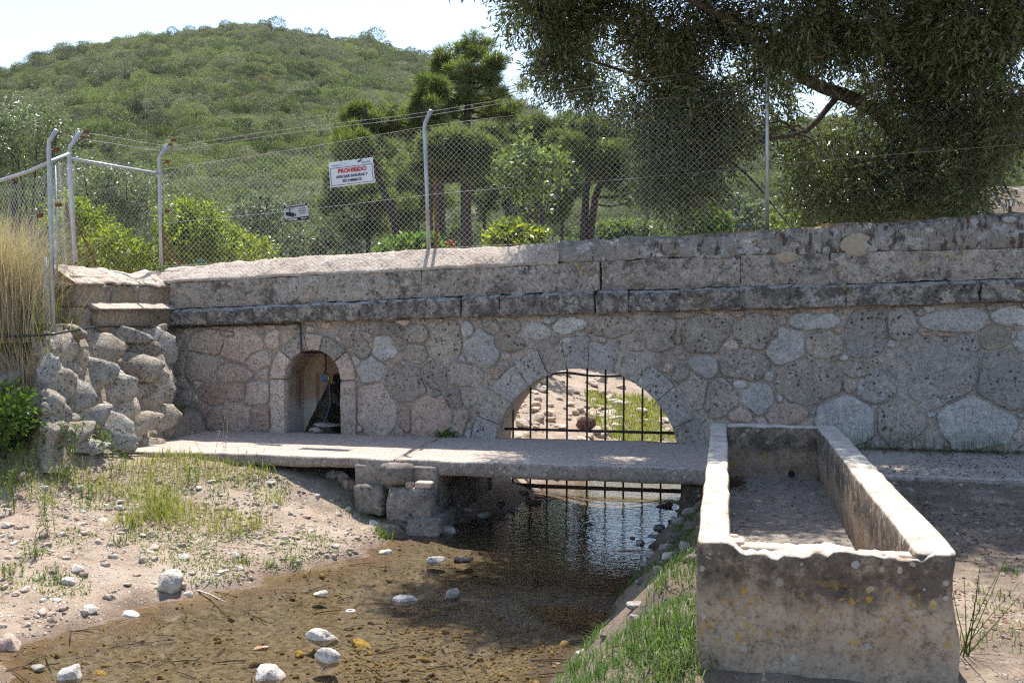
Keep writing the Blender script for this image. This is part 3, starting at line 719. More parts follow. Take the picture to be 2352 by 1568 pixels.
# voussoirs of the big arch and of the niche
def wedge(c, r0, r1, a0, a1, y0, y1, seed, noise=.007):
    def fn(P):
        t = math.radians(a0) + (P[:, 0] + 1) / 2 * math.radians(a1 - a0); r = r0 + (P[:, 2] + 1) / 2 * (r1 - r0)
        return np.stack([c[0] + r * np.cos(t), y0 + (P[:, 1] + 1) / 2 * (y1 - y0), c[1] + r * np.sin(t)], 1)
    return rough_box(fn, (abs(math.radians(a1 - a0)) * r0, y1 - y0, r1 - r0), (8, 3, 8), .01, noise, 8, seed)
B = [7, 23, 41, 57, 73, 88, 101, 113, 127, 143, 158, 176]
for i in range(len(B) - 1):
    key = i == 5
    v, q = wedge((AX, AZ0), AR - .012, AR + (.38 if key else .25 + .08 * rs.random()), B[i] + .1, B[i + 1] - .1, WY - (.036 if key else .02 + .014 * rs.random()), WY + .3, i, .012)
    mobj('arch_stone', v, q, BLUE if i % 3 else PORE, wall, True)
B = [0, 38, 74, 101, 140, 180]
for i in range(5):
    v, q = wedge((NXC, NS), NR - .01, NR + .19, B[i] + .8, B[i + 1] - .8, WY - .035, WY + .16, 40 + i)
    mobj('niche_arch_stone', v, q, PORE if i in (1, 3) else DRESS, wall, True)
for x0, x1 in ((NX0 - .19, NX0 + .008), (NX1 - .008, NX1 + .2)):
    v, q = quad_box(x0, x1, WY - .045, WY + .16, lambda x: -.03 + 0 * x, lambda x: NS - .012 + 0 * x, n=(4, 3, 9), bevel=.015, noise=.007, seed=int(x0 * 9) % 50)
    mobj('jamb_stone', v, q, DRESS, wall, True)

# cornice, parapet and coping
CJ = [392, 483, 588, 700, 770, 832, 894, 982, 1064, 1151, 1248, 1369, 1444, 1561, 1700, 1940, 2246, 2480, 2750, 3050]
cj = [at(x, 700, WY)[0] for x in CJ]; cj[0] = XS + .03; cj[-1] = XE
for i in range(len(cj) - 1):
    gp = lambda c: .014 if c == 1369 else .005 if c in (483, 1064, 1444, 2246) else -.004; g0 = gp(CJ[i]); g1 = gp(CJ[i + 1]); j = rs.normal(0, .004)
    v, q = quad_box(cj[i] + g0, cj[i + 1] - g1, WY - .112 + rs.normal(0, .005), WY + .16, zc0, lambda x: zc1(x) + j, n=(12, 4, 6), bevel=.016, noise=.018, seed=60 + i)
    v[:, 2] -= np.clip((WY - .02 - v[:, 1]) / .1, 0, 1) * .035 * (v[:, 2] > zc1(v[:, 0]) - .04)
    mobj('cornice_block', v, q, CORN, wall, True)
PJ = [392, 508, 630, 755, 860, 970, 1085, 1200, 1379, 1520, 1700, 1905, 2110, 2310, 2560, 2800, 3050]
pj = [at(x, 650, WY)[0] for x in PJ]; pj[0] = XS + .03; pj[-1] = XE
for i in range(len(pj) - 1):
    g0 = .012 if PJ[i] == 1379 else -.004; g1 = .012 if PJ[i + 1] == 1379 else -.004
    v, q = quad_box(pj[i] + g0, pj[i + 1] - g1, WY - .035 + rs.normal(0, .003), WY + .16, lambda x: zc1(x) + .002, zp1, n=(14, 3, 6), bevel=.006, noise=.016, seed=90 + i)
    mobj('parapet_block', v, q, PARA, wall, True)
def coping(x0, x1, prof, seed, noise, mat, nm, nxx):
    xs = np.linspace(x0, x1, nxx); v = []
    for x in xs: v += prof(x)
    m = len(prof(x0)); v = np.array(v)
    v += np.stack([fbm(v * 5, seed + 31 * k, 4) * noise * w for k, w in enumerate((.3, 1, 1))], 1)
    q = [(i * m + k, (i + 1) * m + k, (i + 1) * m + k + 1, i * m + k + 1) for i in range(nxx - 1) for k in range(m - 1)]
    f = [tuple(a) for a in q] + [tuple(range(m))[::-1], tuple(range((nxx - 1) * m, nxx * m))]
    return mobj(nm, v, f, mat, wall, True)
def lerp_prof(pts, n=4):
    out = []
    for a, b in zip(pts[:-1], pts[1:]):
        for t in np.linspace(0, 1, n, endpoint=False): out.append(tuple(np.array(a) * (1 - t) + np.array(b) * t))
    return out + [tuple(pts[-1])]
XM = -1.98
coping(XS - .2, XM, lambda x: lerp_prof([(x, WY + .12, zp1(x) - .02), (x, WY - .045, zp1(x) + .003), (x, WY - .05, zp1(x) + .02), (x, WY + .12, zp1(x) * .42 + zrl(x) * .58), (x, WY + .26, zrl(x) - .01), (x, WY + .36, zrl(x) - .005), (x, 12.6, zrl(x) - .16), (x, 12.62, zp1(x) - .02)]), 4, .016, COPEL, 'coping', 150)
coping(XM + .004, XE, lambda x: lerp_prof([(x, WY + .12, zp1(x) - .02), (x, WY - .03, zp1(x) + .003), (x, WY - .025, zp1(x) * .6 + zrr(x) * .4), (x, WY + .03, zrr(x) - .05), (x, WY + .1, zrr(x) + .0), (x, WY + .32, zrr(x) + .01), (x, 12.6, zrr(x) - .05), (x, 12.62, zp1(x) - .02)]), 8, .026, COPER, 'coping', 200)
# loose stones and plaster patches bedded in the right-hand coping
PATCH = simple('yellow_plaster_patch', (.4, .33, .24), .95, 0, .12, 18, .1, .004)
for k in range(44):
    x = rs.uniform(XM + .1, 4.6); z = rs.uniform(zp1(x) + .03, zrr(x) - .07); r = rs.uniform(.03, .075)
    v, f = rock(700 + k, 2, 7); v = v * (r * rs.uniform(.9, 1.6), .035, r * .8) + (x, WY - .012 + .02 * (z - zp1(x)) / .25, z); mobj('stone', v, f, (PARA, PALE, COPER)[k % 3], wall, True)
for (dx, dy, a, b) in ((1968, 563, 34, 26), (1805, 590, 26, 15)):
    c = at(dx, dy, WY - .03); v, f = rock(760 + dx, 3, 0, .12); v = v * (a * mpp(WY, dx), .03, b * mpp(WY, dx)) + (c[0], WY - .022, c[2]); mobj('plaster_patch', v, f, PATCH, wall, True)

# ------------------------------------------------------------------ wing wall returning towards the stream
wing = thing('wing_wall', 'short ochre block wall with a sunlit ledge above a rough boulder footing', 'wall', (-7.5, 10.7, 0))
WX = -7.27
v, q = box(WX - .33, WX - .08, 10.2, 12.05, .0, 2.0); mobj('wall_core', v, q, MORTAR, wing)
def wing_block(y0, y1, z0, z1, xo, seed, mat=WING):
    def fn(P): return np.stack([WX - .36 + (P[:, 0] + 1) / 2 * (.36 + xo), y0 + (P[:, 1] + 1) / 2 * (y1 - y0), z0 + (P[:, 2] + 1) / 2 * (z1 - z0)], 1)
    return rough_box(fn, (.3 + xo, y1 - y0, z1 - z0), (4, 9, 6), .02, .014, 8, seed)
for i, (y0, y1) in enumerate(((10.15, 10.8), (10.805, 11.4), (11.405, 12.03))):
    v, q = wing_block(y0, y1, 1.635, 1.905, .0, 130 + i); mobj('block', v, q, WING, wing, True)
for i, (y0, y1) in enumerate(((10.13, 10.4), (10.405, 11.1), (11.105, 12.0))):
    v, q = wing_block(y0, y1, 1.36, 1.625, .11 if i else .03, 140 + i); mobj('block', v, q, WING, wing, True)
for i, (y0, y1) in enumerate(((10.36, 12.02),)):
    def fn(P): return np.stack([WX - .02 + (P[:, 0] + 1) / 2 * .17, y0 + (P[:, 1] + 1) / 2 * (y1 - y0), 1.605 + (P[:, 2] + 1) / 2 * (.018 + .085 * (1 - P[:, 0]) / 2)], 1)
    v, q = rough_box(fn, (.16, y1 - y0, .03), (3, 12, 2), .008, .006, 6, 150); mobj('ledge', v, q, COPEL, wing, True)
def wing_cope():
    ys = np.linspace(10.12, 12.1, 44); v = []
    for y in ys:
        sag = .06 * math.exp(-((y - 11.55) / .35) ** 2)
        v += lerp_prof([(WX - .12, y, 1.89), (WX + .02, y, 1.905), (WX + .02, y, 1.925), (WX - .17, y, 2.06 - sag), (WX - .3, y, 2.13 - sag), (WX - .36, y, 2.12 - sag), (WX - .44, y, 2.0), (WX - .45, y, 1.85)], 4)
    v = np.array(v); m = len(v) // len(ys); v += np.stack([fbm(v * 4, 70 + k, 4) * .028 for k in range(3)], 1)
    f = [((i + 1) * m + k, i * m + k, i * m + k + 1, (i + 1) * m + k + 1) for i in range(len(ys) - 1) for k in range(m - 1)]
    return v, f + [tuple(range(m)), tuple(range((len(ys) - 1) * m, len(ys) * m))[::-1]]
v, f = wing_cope(); mobj('coping', v, f, COPEL, wing, True)
# boulder footing: stones on a sloping face from the block wall down to the ground
def foot(x, y):
    """point of the rough footing seen at photo pixel x, y"""
    t = np.clip((y - 755) / 265, 0, 1.25); return atx(x, y, -7.2 + .5 * t ** .9)
FS = [(215,800,62,44),(300,790,66,34),(350,800,42,44),(140,800,30,38),(170,820,26,34),(205,850,58,34),(290,845,62,38),(355,850,34,40),(240,890,66,42),(330,905,56,46),(130,880,34,36),(160,920,44,34),
      (265,940,46,44),(345,955,46,34),(205,960,48,36),(125,960,34,38),(300,985,62,30),(230,1000,66,36),(370,985,26,30),(160,1000,44,34),(375,900,20,44),(372,830,20,40),(118,800,26,34),(112,860,26,34),(116,930,28,36),(120,990,30,30),(180,1030,44,26),(260,1035,50,24),(330,1025,44,22),(260,765,80,18),(345,765,44,16),(150,762,40,16)] + [(float(a), float(b), float(c), float(c) * .8) for a, b, c in zip(rs.uniform(105, 380, 90), rs.uniform(765, 1012, 90), rs.uniform(8, 22, 90))]
fxs = np.linspace(64, 396, 60); fys = np.linspace(750, 1085, 50); fv = []
for y in fys:
    for x in fxs: p = foot(x, y); d = p - ORG; fv.append(ORG + d * (1.0015 + .06 * max(0, (125 - x) / 60) ** 1.6))
fv = np.array(fv); fv += (fbm(fv * 5, 12, 4) * .03)[:, None] * np.array([.8, -.5, .3]); I = np.arange(3000).reshape(50, 60)
mobj('footing_core', fv, np.stack([I[:-1, :-1].ravel(), I[1:, :-1].ravel(), I[1:, 1:].ravel(), I[:-1, 1:].ravel()], 1), BOULDM, wing, True)
for i, (x, y, a, b) in enumerate(FS):
    c = foot(x, y); m = mpp(c[1], x); big = a > 25
    v, f = rock(200 + i, 3 if big else 2, 18, .22, .5, .78)
    v += v * (fbm(v * 4.0, 300 + i, 4) * .06 + fbm(v * 14.0, 400 + i, 2) * .025)[:, None]
    v = v * (a * m * 1.55, (.11 if big else .085) * rs.uniform(.7, 1.3), b * m * 1.5) @ rotm(-.3 + rs.normal(0, .08), rs.normal(0, .15), .75 + rs.normal(0, .15)).T + ORG + (c - ORG) * 1.0045
    mobj('boulder', v, f, (BOULD, BOULD, BOULDG)[i % 3], wing, False)

# ------------------------------------------------------------------ slab footbridge
slab = thing('concrete_footbridge', 'worn concrete slab footbridge running along the foot of the wall', 'footbridge', (-3, 11, -.2))
SY = 10.18
def slab_part(x0, x1, zb, seed, nm):
    nx = max(8, int((x1 - x0) / .12)); xs = np.linspace(x0, x1, nx); v = []
    for x in xs:
        e = .02 * math.sin(x * 2.1) + .012 * math.sin(x * 7.3)
        prof = [(x, SY + .05, zb), (x, SY + .01 + e, zb + .01)] + [(x, SY + e, z) for z in np.linspace(zb + .05, -.03, 4)] + [(x, SY + .012 + e, -.008), (x, SY + .035 + e, 0)] + [(x, y, .0) for y in np.linspace(SY + .12, WY + .1, 16)] + [(x, WY + .1, -.055), (x, SY + .16, -.055), (x, SY + .14, zb)]
        v += prof
    m = len(prof); v = np.array(v); fr = v[:, 1] < SY + .06
    n_ = fbm(v * 6, seed, 4); v[:, 1] += np.where(fr, n_ * .016, 0); v[:, 2] += np.where((v[:, 2] > -.01), n_ * .005, n_ * .008 * fr)
    f = [(i * m + k, (i + 1) * m + k, (i + 1) * m + k + 1, i * m + k + 1) for i in range(nx - 1) for k in range(m - 1)]
    f += [tuple(range(m))[::-1], tuple(range((nx - 1) * m, nx * m))] + [(i * m + m - 1, (i + 1) * m + m - 1, (i + 1) * m, i * m) for i in range(nx - 1)]
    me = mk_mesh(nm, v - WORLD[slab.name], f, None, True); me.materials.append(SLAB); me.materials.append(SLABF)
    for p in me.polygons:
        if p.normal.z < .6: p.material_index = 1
    return obj(nm, me, slab)
slab_part(-6.8, -3.46, -.125, 1, 'walkway_slab'); slab_part(-3.45, -.05, -.17, 2, 'walkway_slab'); slab_part(-.04, 5.6, -.12, 3, 'walkway_slab')

def stone_block(nm, dx0, dx1, dy0, dy1, yf, yb, mat, parent=None, seed=0, bevel=.05, noise=.02, zmin=None, **lab):
    a = at(dx0, dy1, yf); b = at(dx1, dy0, yf)
    z0 = a[2] if zmin is None else zmin
    def fn(P): return np.stack([a[0] + (P[:, 0] + 1) / 2 * (b[0] - a[0]), yf + (P[:, 1] + 1) / 2 * (yb - yf), z0 + (P[:, 2] + 1) / 2 * (b[2] - z0)], 1)
    v, q = rough_box(fn, (b[0] - a[0], yb - yf, b[2] - z0), (7, 5, 5), bevel, noise, 7, seed)
    return mobj(nm, v, q, mat, parent, True) if parent else solo(nm, v, q, mat, smooth=True, **lab)
pier = thing('stone_pier', 'squat pier of grey stone blocks carrying the concrete slab', 'pier', (-3.4, 10.3, -.65))
stone_block('block', 812, 882, 1114, 1186, 10.02, 10.7, PIERS, pier, 1, .06, .025)
stone_block('block', 886, 992, 1121, 1198, 9.98, 10.9, PIERS, pier, 2, .05, .025)
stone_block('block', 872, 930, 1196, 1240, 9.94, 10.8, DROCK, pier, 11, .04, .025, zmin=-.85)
stone_block('block', 931, 1006, 1194, 1240, 9.9, 10.8, PIERS, pier, 12, .05, .03, zmin=-.85)
stone_block('block', 868, 940, 1066, 1116, 9.98, 10.2, PIERS, pier, 3, .07, .02)
stone_block('block', 815, 1004, 1072, 1122, 10.14, 11.9, SLABF, pier, 4, .03, .015)
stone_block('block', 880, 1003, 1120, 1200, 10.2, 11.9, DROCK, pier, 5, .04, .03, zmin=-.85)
v, q = box(-3.9, -2.85, 10.75, 12.0, -.85, -.19); mobj('rear_shade_block', v, q, DROCK, pier)  # dark box added behind the pier, stands in for shade under the slab
stone_block('brick', 952, 990, 1108, 1121, 9.99, 10.15, BRICK, pier, 6, .02, .006)
stone_block('brick', 930, 946, 1108, 1122, 10.0, 10.12, PINK, pier, 7, .03, .01)
abut = thing('stone_abutment', 'low dark block abutment under the slab beside the trough', 'abutment', (-.25, 10.6, -.65))
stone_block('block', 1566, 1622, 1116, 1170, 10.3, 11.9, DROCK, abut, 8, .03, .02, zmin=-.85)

# ------------------------------------------------------------------ trough
trough = thing('stone_trough', 'long plastered stone water trough with a broken brick front rim', 'trough', (.45, 7.15, -.1))
TX0, TX1, TY0, TY1, TZ, TT = -.115, 1.025, 4.69, 9.62, .54, .165
def tbox(nm, x0, x1, y0, y1, z0, z1, seed, n, noise=.012, bevel=.025, post=None, mat=None):
    def fn(P): return np.stack([x0 + (P[:, 0] + 1) / 2 * (x1 - x0), y0 + (P[:, 1] + 1) / 2 * (y1 - y0), z0 + (P[:, 2] + 1) / 2 * (z1 - z0)], 1)
    v, q = rough_box(fn, (x1 - x0, y1 - y0, z1 - z0), n, bevel, noise, 6, seed)
    if post: v = post(v)
    return mobj(nm, v, q, mat or TROUGH, trough, True)
def flare(v):
    t = np.clip((.25 - v[:, 2]) / .5, 0, 1); v = v.copy()
    v[:, 0] += t * np.where(v[:, 0] > .45, .05, -.01) + (v[:, 0] > 1.0) * .012 * np.sin(v[:, 2] * 13); return v
tbox('side_wall', TX0, TX0 + TT - .01, TY0 + .001, TY1, -.16, TZ, 1, (3, 44, 8), post=flare)
tbox('side_wall', TX1 - TT - .02, TX1, TY0 + .001, TY1, -.16, TZ, 2, (3, 44, 8), post=flare)
tbox('end_wall', TX0 + TT - .03, TX1 - TT, TY1 - TT, TY1 - .005, -.16, TZ - .006, 3, (12, 3, 8))
def broken(v):
    v = flare(v); x = v[:, 0]
    dip = .042 * sst(x, .03, .09) * sst(x, .93, .85) * (.8 + .2 * np.sin(x * 7 + 1) + .5 * vnoise(np.stack([x * 17, v[:, 1] * 9, 0 * x], 1), 5) + .3 * vnoise(np.stack([x * 45, v[:, 1] * 9, 0 * x], 1), 6))
    k = np.clip((v[:, 2] - .3) / .24, 0, 1); v[:, 2] -= dip * k; return v
tbox('front_wall', TX0 + .02, TX1 - .02, TY0 - .012, TY0 + .15, -.16, TZ - .004, 4, (40, 7, 14), noise=.009, bevel=.014, post=broken)
tbox('floor', TX0 + .05, TX1 - .05, TY0 + .05, TY1 - .05, -.15, .045, 5, (10, 30, 2), noise=.006, mat=concrete_mat('trough_floor', (.2, .175, .15), (.27, .235, .205), dark=.25, white=.12))
for i, (x0, x1, y0, y1, zt) in enumerate(((.09, .35, 4.745, 4.845, .503), (.355, .6, 4.75, 4.85, .5), (.605, .87, 4.745, 4.848, .498), (.12, .32, 4.712, 4.742, .492), (.34, .58, 4.715, 4.746, .489), (.62, .82, 4.71, 4.742, .488), (.035, .1, 4.77, 4.86, .524), (.87, .93, 4.76, 4.85, .516), (.03, .075, 4.86, 4.9, .53))):
    tbox('brick', x0, x1, y0, y1, zt - .05, zt + .004, 20 + i, (9, 4, 2), .011, .012, mat=BRICK)
v, f = tube_f([(.62, TY1 - TT - .012, .1), (.62, TY1 - TT + .02, .1)], .03, 12); mobj('drain_hole_disc', v, f, INKK, trough)  # flat black disc, the dark inside the hole put in as colour

# ------------------------------------------------------------------ arch grate
grate = thing('iron_grate', 'rusted iron grate of upright bars closing the arch', 'grate', (AX, 12.62, -.6))
GYY = 12.62
for x in (1178, 1218, 1256, 1302, 1348, 1390, 1432, 1475, 1518):
    X = at(x, 950, GYY)[0]; zt = float(arch_z(X)) + .02 if abs(X - AX) < AR else .3
    v, f = tube_f([(X, GYY, -.8), (X + .004, GYY, zt)], .0125, 8); mobj('bar', v, f, IRON, grate, True)
xa, xb = at(1156, 998, GYY)[0], at(1562, 1008, GYY)[0]
v, q = box(AX - AR + .02, AX + AR - .02, GYY - .02, GYY - .012, .04, .075); mobj('crossbar', v, q, IRON, grate)
v, q = box(AX - AR + .02, AX + AR - .02, GYY - .02, GYY + .02, -.70, -.65); mobj('crossbar', v, q, IRON, grate)
# black hose slung across the arch behind the grate
pts = curve([at(1235, 870, 13.35), at(1290, 855, 13.4), at(1360, 862, 13.5), at(1440, 860, 13.45), at(1500, 835, 13.3)], 30)
v, f = tube_f(pts, .02, 8); solo('black_hose', v, f, BLACKP, 'thick black hose slung across the top of the barred arch', 'hose', smooth=True)

# ------------------------------------------------------------------ pipe, tap, chain in the niche
pp = thing('water_pipe', 'thin black pipe clipped below the cornice and down into the niche', 'pipe', (-6, WY, 1.3))
P0 = [at(-40, 772, 9.25), at(60, 771, 9.3), at(128, 766, 9.38), atx(215, 751, WX + .15), atx(300, 749, WX + .15), (WX + .14, 11.9, 1.365), (-7.0, WY - .07, 1.37)]
P1 = [(x, WY - .062, float(zc0(x)) - .028) for x in (-6.6, -6.0, -5.5, -5.36)]
px1 = at(690, 745, WY - .06)[0]
v, f = tube_f(np.concatenate([curve(P0, 30), P1, [(px1, WY - .062, float(zc0(px1)) - .03)]]), .0125, 8); mobj('pipe_run', v, f, BLACKP, pp, True)
v, f = tube_f([(px1, WY - .062, float(zc0(px1)) - .02), (px1 + .01, WY - .06, NS + NR - .02), (px1 + .012, WY - .055, NS + NR - .045)], .0125, 8); mobj('down_pipe', v, f, BLACKP, pp, True)
xd = at(748, 830, WY + .4)[0]
v, f = tube_f([(px1 + .012, WY - .055, NS + NR - .045), (px1 + .05, WY + .1, NS + NR - .05), (xd, WY + .36, NS + NR - .06), (xd, WY + .4, NS + NR - .1)], .0115, 8); mobj('ceiling_pipe', v, f, BLACKP, pp, True)
v, f = tube_f([(xd, WY + .4, NS + NR - .07), (xd, WY + .4, NS + .08)], .012, 8); mobj('drop_pipe', v, f, BLACKP, pp, True)
for x in (-6.75, -6.35, -5.95, -5.6): 
    v, q = box(x - .008, x + .008, WY - .08, WY - .0, float(zc0(x)) - .048, float(zc0(x)) - .01); mobj('clip', v, q, BLACKP, pp)
tap = thing('garden_tap', 'small brass tap with a blue lever above the hose in the niche', 'tap', (xd, WY + .36, NS))
v, f = tube_f([(xd, WY + .4, NS + .09), (xd, WY + .36, NS + .06), (xd + .05, WY + .33, NS + .05), (xd + .08, WY + .31, NS + .02), (xd + .08, WY + .31, NS - .06)], [.012, .014, .016, .016, .02], 8); mobj('spout', v, f, BRASS, tap, True)
v, q = box(xd + .0, xd + .032, WY + .285, WY + .305, NS - .05, NS + .05); mobj('lever', v, q, BLUEP, tap)
pts = curve([(xd + .08, WY + .31, NS - .04), (xd + .1, WY + .3, NS - .2), (xd + .11, WY + .28, NS - .35), (xd + .07, WY + .25, .2), (xd + .05, WY + .22, .1)], 20)
v, f = tube_f(pts, .018, 8); solo('tap_hose', v, f, HOSE, 'dark blue hose hanging from the tap to the niche floor', 'hose', smooth=True)
ch = thing('rusty_chain', 'rusty iron chain hanging from a hook inside the niche', 'chain', (-5.42, WY + .3, .3))
cxx = at(688, 870, WY + .3)[0]; zt = NS + .07
v, f = tube_f(curve([(cxx - .06, WY + .38, zt), (cxx - .02, WY + .28, zt + .01), (cxx + .03, WY + .26, zt - .03), (cxx + .045, WY + .26, zt + .03)], 12), .011, 6); mobj('hook', v, f, RUST, ch, True)
for k in range(13):
    z = zt - .04 - k * .036; th = np.linspace(0, 2 * math.pi, 11); dr = np.array([1, 0, 0]) if k % 2 == 0 else np.array([.25, .97, 0])
    pts = np.array([cxx + .02, WY + .27, z]) + np.cos(th)[:, None] * dr * .013 + np.sin(th)[:, None] * np.array([0, 0, .024])
    v, f = tube_f(pts, .0045, 5); mobj('link', v, f, RUST, ch, True)
for k, (x, z, a, h_, l) in enumerate(((745, .1, .2, .035, 'flat grey slab stone laid as a basin in the niche'), (727, .035, .1, .04, 'small grey stone propping the slab in the niche'))):
    v, f = rock(820 + k, 3, 6, .15); X = at(x, 985, WY + .1)[0]; v = v * (a, .13 - .05 * k, h_) + (X, WY + .13 - .05 * k, z)
    solo('niche_stone', v, f, GROCK, l, 'stone', smooth=True)

# ------------------------------------------------------------------ chain link fence
fence = thing('chain_link_fence', 'galvanised chain link fence with cranked posts standing on the stone wall', 'fence', (-3, 12.36, 2.2))
FY = 12.36
def post(nm, pts, r=.024, part=True):
    v, f = tube_f(pts, r, 10); return mobj(nm, v, f, GALV, fence, True)
ftop = _ix((-7.6, 3.5), (-3.77, 3.955), (.49, 4.3), (6, 4.75))
fbot = _ix((-7.6, 2.17), (-5.43, 2.3), (-3.63, 2.37), (-2.0, 2.44), (.53, 2.54), (3.28, 2.67), (6, 2.8))
def crank(X, Y, zb, zt, bx=.1, by=-.08, bz=.3):
    return curve([(X, Y, zb), (X - .005, Y, (zb + zt) / 2), (X - .01, Y, zt - .05)], 6).tolist() + [(X - .008, Y, zt), (X + bx * .2, Y + by * .2, zt + bz * .22), (X + bx, Y + by, zt + bz)]
P = lambda *a: at(*a).tolist()
post('post', [P(985, 577, FY), P(980, 430, FY), P(975, 292, FY), P(977, 282, FY), P(990, 253, FY - .05)], .025)
post('post', [P(1762, 528, FY), P(1762, 350, FY), P(1762, 180, FY), P(1763, 168, FY), P(1778, 135, FY - .05)], .025)
p3 = at(370, 612, FY); post('post', [P(370, 612, FY), P(368, 500, FY), P(366, 365, FY), P(368, 358, FY), P(386, 333, FY)], .024)
post('post', [P(2560, 480, FY), P(2560, 300, FY), P(2562, 120, FY)], .025)
q2 = [at(x, y, 10.8) for x, y in ((174, 602), (166, 480), (159, 352), (161, 338), (184, 303))]; post('post', q2, .024)
q1 = [at(x, y, 9.42) for x, y in ((123, 772), (118, 560), (112, 345), (113, 325), (130, 298))]; post('post', q1, .024)
post('rail', [at(159, 364, 10.8), at(366, 399, FY)], .019); post('rail', [at(113, 372, 9.42), at(160, 352, 10.8)], .019)
post('rail', [at(112, 374, 9.42), at(60, 396, 9.7), at(-60, 434, 10.2)], .02)
post('tension_bar', [at(127, 380, 9.42), at(132, 560, 9.42), at(131, 640, 9.42)], .009)
post('tension_bar', [at(105, 590, 9.42), at(107, 740, 9.42)], .009)
rust_l = [((170, 612, 10.86), (152, 465, 10.86)), ((374, 612, FY + .08), (372, 485, FY + .08)), ((1003, 572, FY + .1), (1000, 415, FY + .1))]
for a, b in rust_l: v, f = tube_f([at(*a), at(*b)], .022, 4); mobj('rusted_post', v, f, RUST, fence)
for a, b in (((222, 610, 10.95), (172, 505, 10.85)), ((410, 608, FY + .1), (375, 540, FY + .06))): v, f = tube_f([at(*a), at(*b)], .014, 4); mobj('brace', v, f, RUST, fence)
for (x, y, Y) in ((198, 302, 10.8), (192, 316, 10.8), (398, 322, FY), (390, 333, FY), (384, 371, FY), (130, 343, 9.42), (134, 470, 9.42), (92, 495, 9.42), (384, 485, FY), (382, 596, FY)):
    c = at(x, y, Y); v, q = rough_box(lambda P_: c + P_ * (.035, .012, .02), (.07, .024, .04), (2, 2, 2), .006, .003, 20, x); bk = mobj('bracket', v, q, RUST, fence)
    v, f = tube_f([at(x - 18, y + 1, Y), at(x, y, Y)], .006, 5); mobj('strap', v, f, GALV, bk)
def link_mesh(x0, x1, y0, y1, zb, zt, pitch=.0355, r=.00115):
    """woven zig-zag wires; zb, zt as functions of t in 0..1"""
    n = int(math.hypot(x1 - x0, y1 - y0) / pitch); V = []; Q = []; c = 0
    tri = np.array([(math.cos(a), math.sin(a)) for a in (.5, 2.6, 4.7)])
    for i in range(n):
        t0, t1 = i / n, (i + 1) / n; b = zb(t0); tt = zt(t0); m = int((tt - b) / pitch); k = np.arange(m + 1)
        t = np.where((k + i) % 2 == 0, t0, t1); jz = fbm(np.stack([t * 40, k * .1, 0 * k], 1), 5, 2) * .004
        pts = np.stack([x0 + (x1 - x0) * t, y0 + (y1 - y0) * t + .0025 * (-1) ** (k + i) + .012 * np.sin(t * 17 + k * .12), b + (zb(t) - zb(t0)) + k * pitch + jz], 1)
        d = np.array([(x1 - x0), (y1 - y0)]); d = d / np.linalg.norm(d)
        off = np.stack([tri[:, 0] * d[0] * r * 1.4, tri[:, 1] * r, tri[:, 0] * 0], 1) + np.stack([-tri[:, 0] * 0, 0 * tri[:, 0], 0 * tri[:, 0]], 1)
        v = (pts[:, None, :] + off[None]).reshape(-1, 3); V.append(v)
        a = np.arange(m)
        for s in range(3):
            s2 = (s + 1) % 3; Q.append(np.stack([a * 3 + s, a * 3 + s2, (a + 1) * 3 + s2, (a + 1) * 3 + s], 1) + c)
        c += len(v)
    return np.concatenate(V), np.concatenate(Q)
X0, X1 = -7.52, .49
v, q = link_mesh(X0, X1, FY, FY, lambda t: fbot(X0 + (X1 - X0) * t) - .03 - .02 * np.sin(t * 20), lambda t: ftop(X0 + (X1 - X0) * t)); mobj('chain_link_mesh', v, q, WIRE, fence)
X0b, X1b = .5, 5.6
v, q = link_mesh(X0b, X1b, FY - .1, FY - .2, lambda t: fbot(X0b + (X1b - X0b) * t) - .13 + .03 * np.sin(t * 11), lambda t: ftop(X0b + (X1b - X0b) * t), .047, .001); mobj('chain_link_mesh', v, q, DIMW, fence)
v, q = link_mesh(q2[0][0], -7.52, 10.8, FY, lambda t: 2.06 + .1 * t, lambda t: 3.52 - .02 * t); mobj('chain_link_mesh', v, q, WIRE, fence)
e0 = at(-60, 434, 10.2); v, q = link_mesh(q1[0][0], e0[0], 9.42, 10.2, lambda t: 1.45 + 0 * t, lambda t: 3.1 - .15 * t); mobj('chain_link_mesh', v, q, WIRE, fence)
v, q = link_mesh(q1[0][0], q2[0][0], 9.42, 10.8, lambda t: 2.05 + 0 * t, lambda t: 3.2 + .2 * t); mobj('chain_link_mesh', v, q, WIRE, fence)
def wirerun(pts, r=.0022, barbs=False):
    pts = np.asarray(pts, float); mb = MB(); L = np.linalg.norm(np.diff(pts, axis=0), axis=1).sum()
    n = max(8, int(L / .25)); s = np.linspace(0, 1, n); sc = np.concatenate([[0], np.cumsum(np.linalg.norm(np.diff(pts, axis=0), axis=1))]); sc /= sc[-1]
    p = np.stack([np.interp(s, sc, pts[:, k]) for k in range(3)], 1); p[:, 2] -= .02 * np.sin(s * math.pi * (len(pts) - 1)) ** 2
    mb.add(*tube(p, r, 4))
    if barbs:
        for t in np.arange(.04, L, .11) / L:
            c = np.array([np.interp(t, s, p[:, k]) for k in range(3)])
            for sg in (1, -1): mb.add(*tube([c - (.004, .006 * sg, .011), c + (.004, .006 * sg, .011)], .0018, 3, False))
    return mb.get()
TP = [at(184, 303, 10.8), at(386, 333, FY), at(990, 253, FY - .05), at(1778, 135, FY - .05), at(2562, 20, FY)]
T2 = [at(178, 318, 10.8), at(378, 345, FY), at(985, 262, FY - .04), at(1772, 148, FY - .04), at(2562, 40, FY)]
for t in (TP, T2): v, f = wirerun(t, .0022, True); mobj('barbed_wire', v, f, OLDW, fence)
v, f = wirerun([(x, FY - .004, ftop(x)) for x in (-7.53, -3.77, .49, 5.5)]); mobj('line_wire', v, f, OLDW, fence)
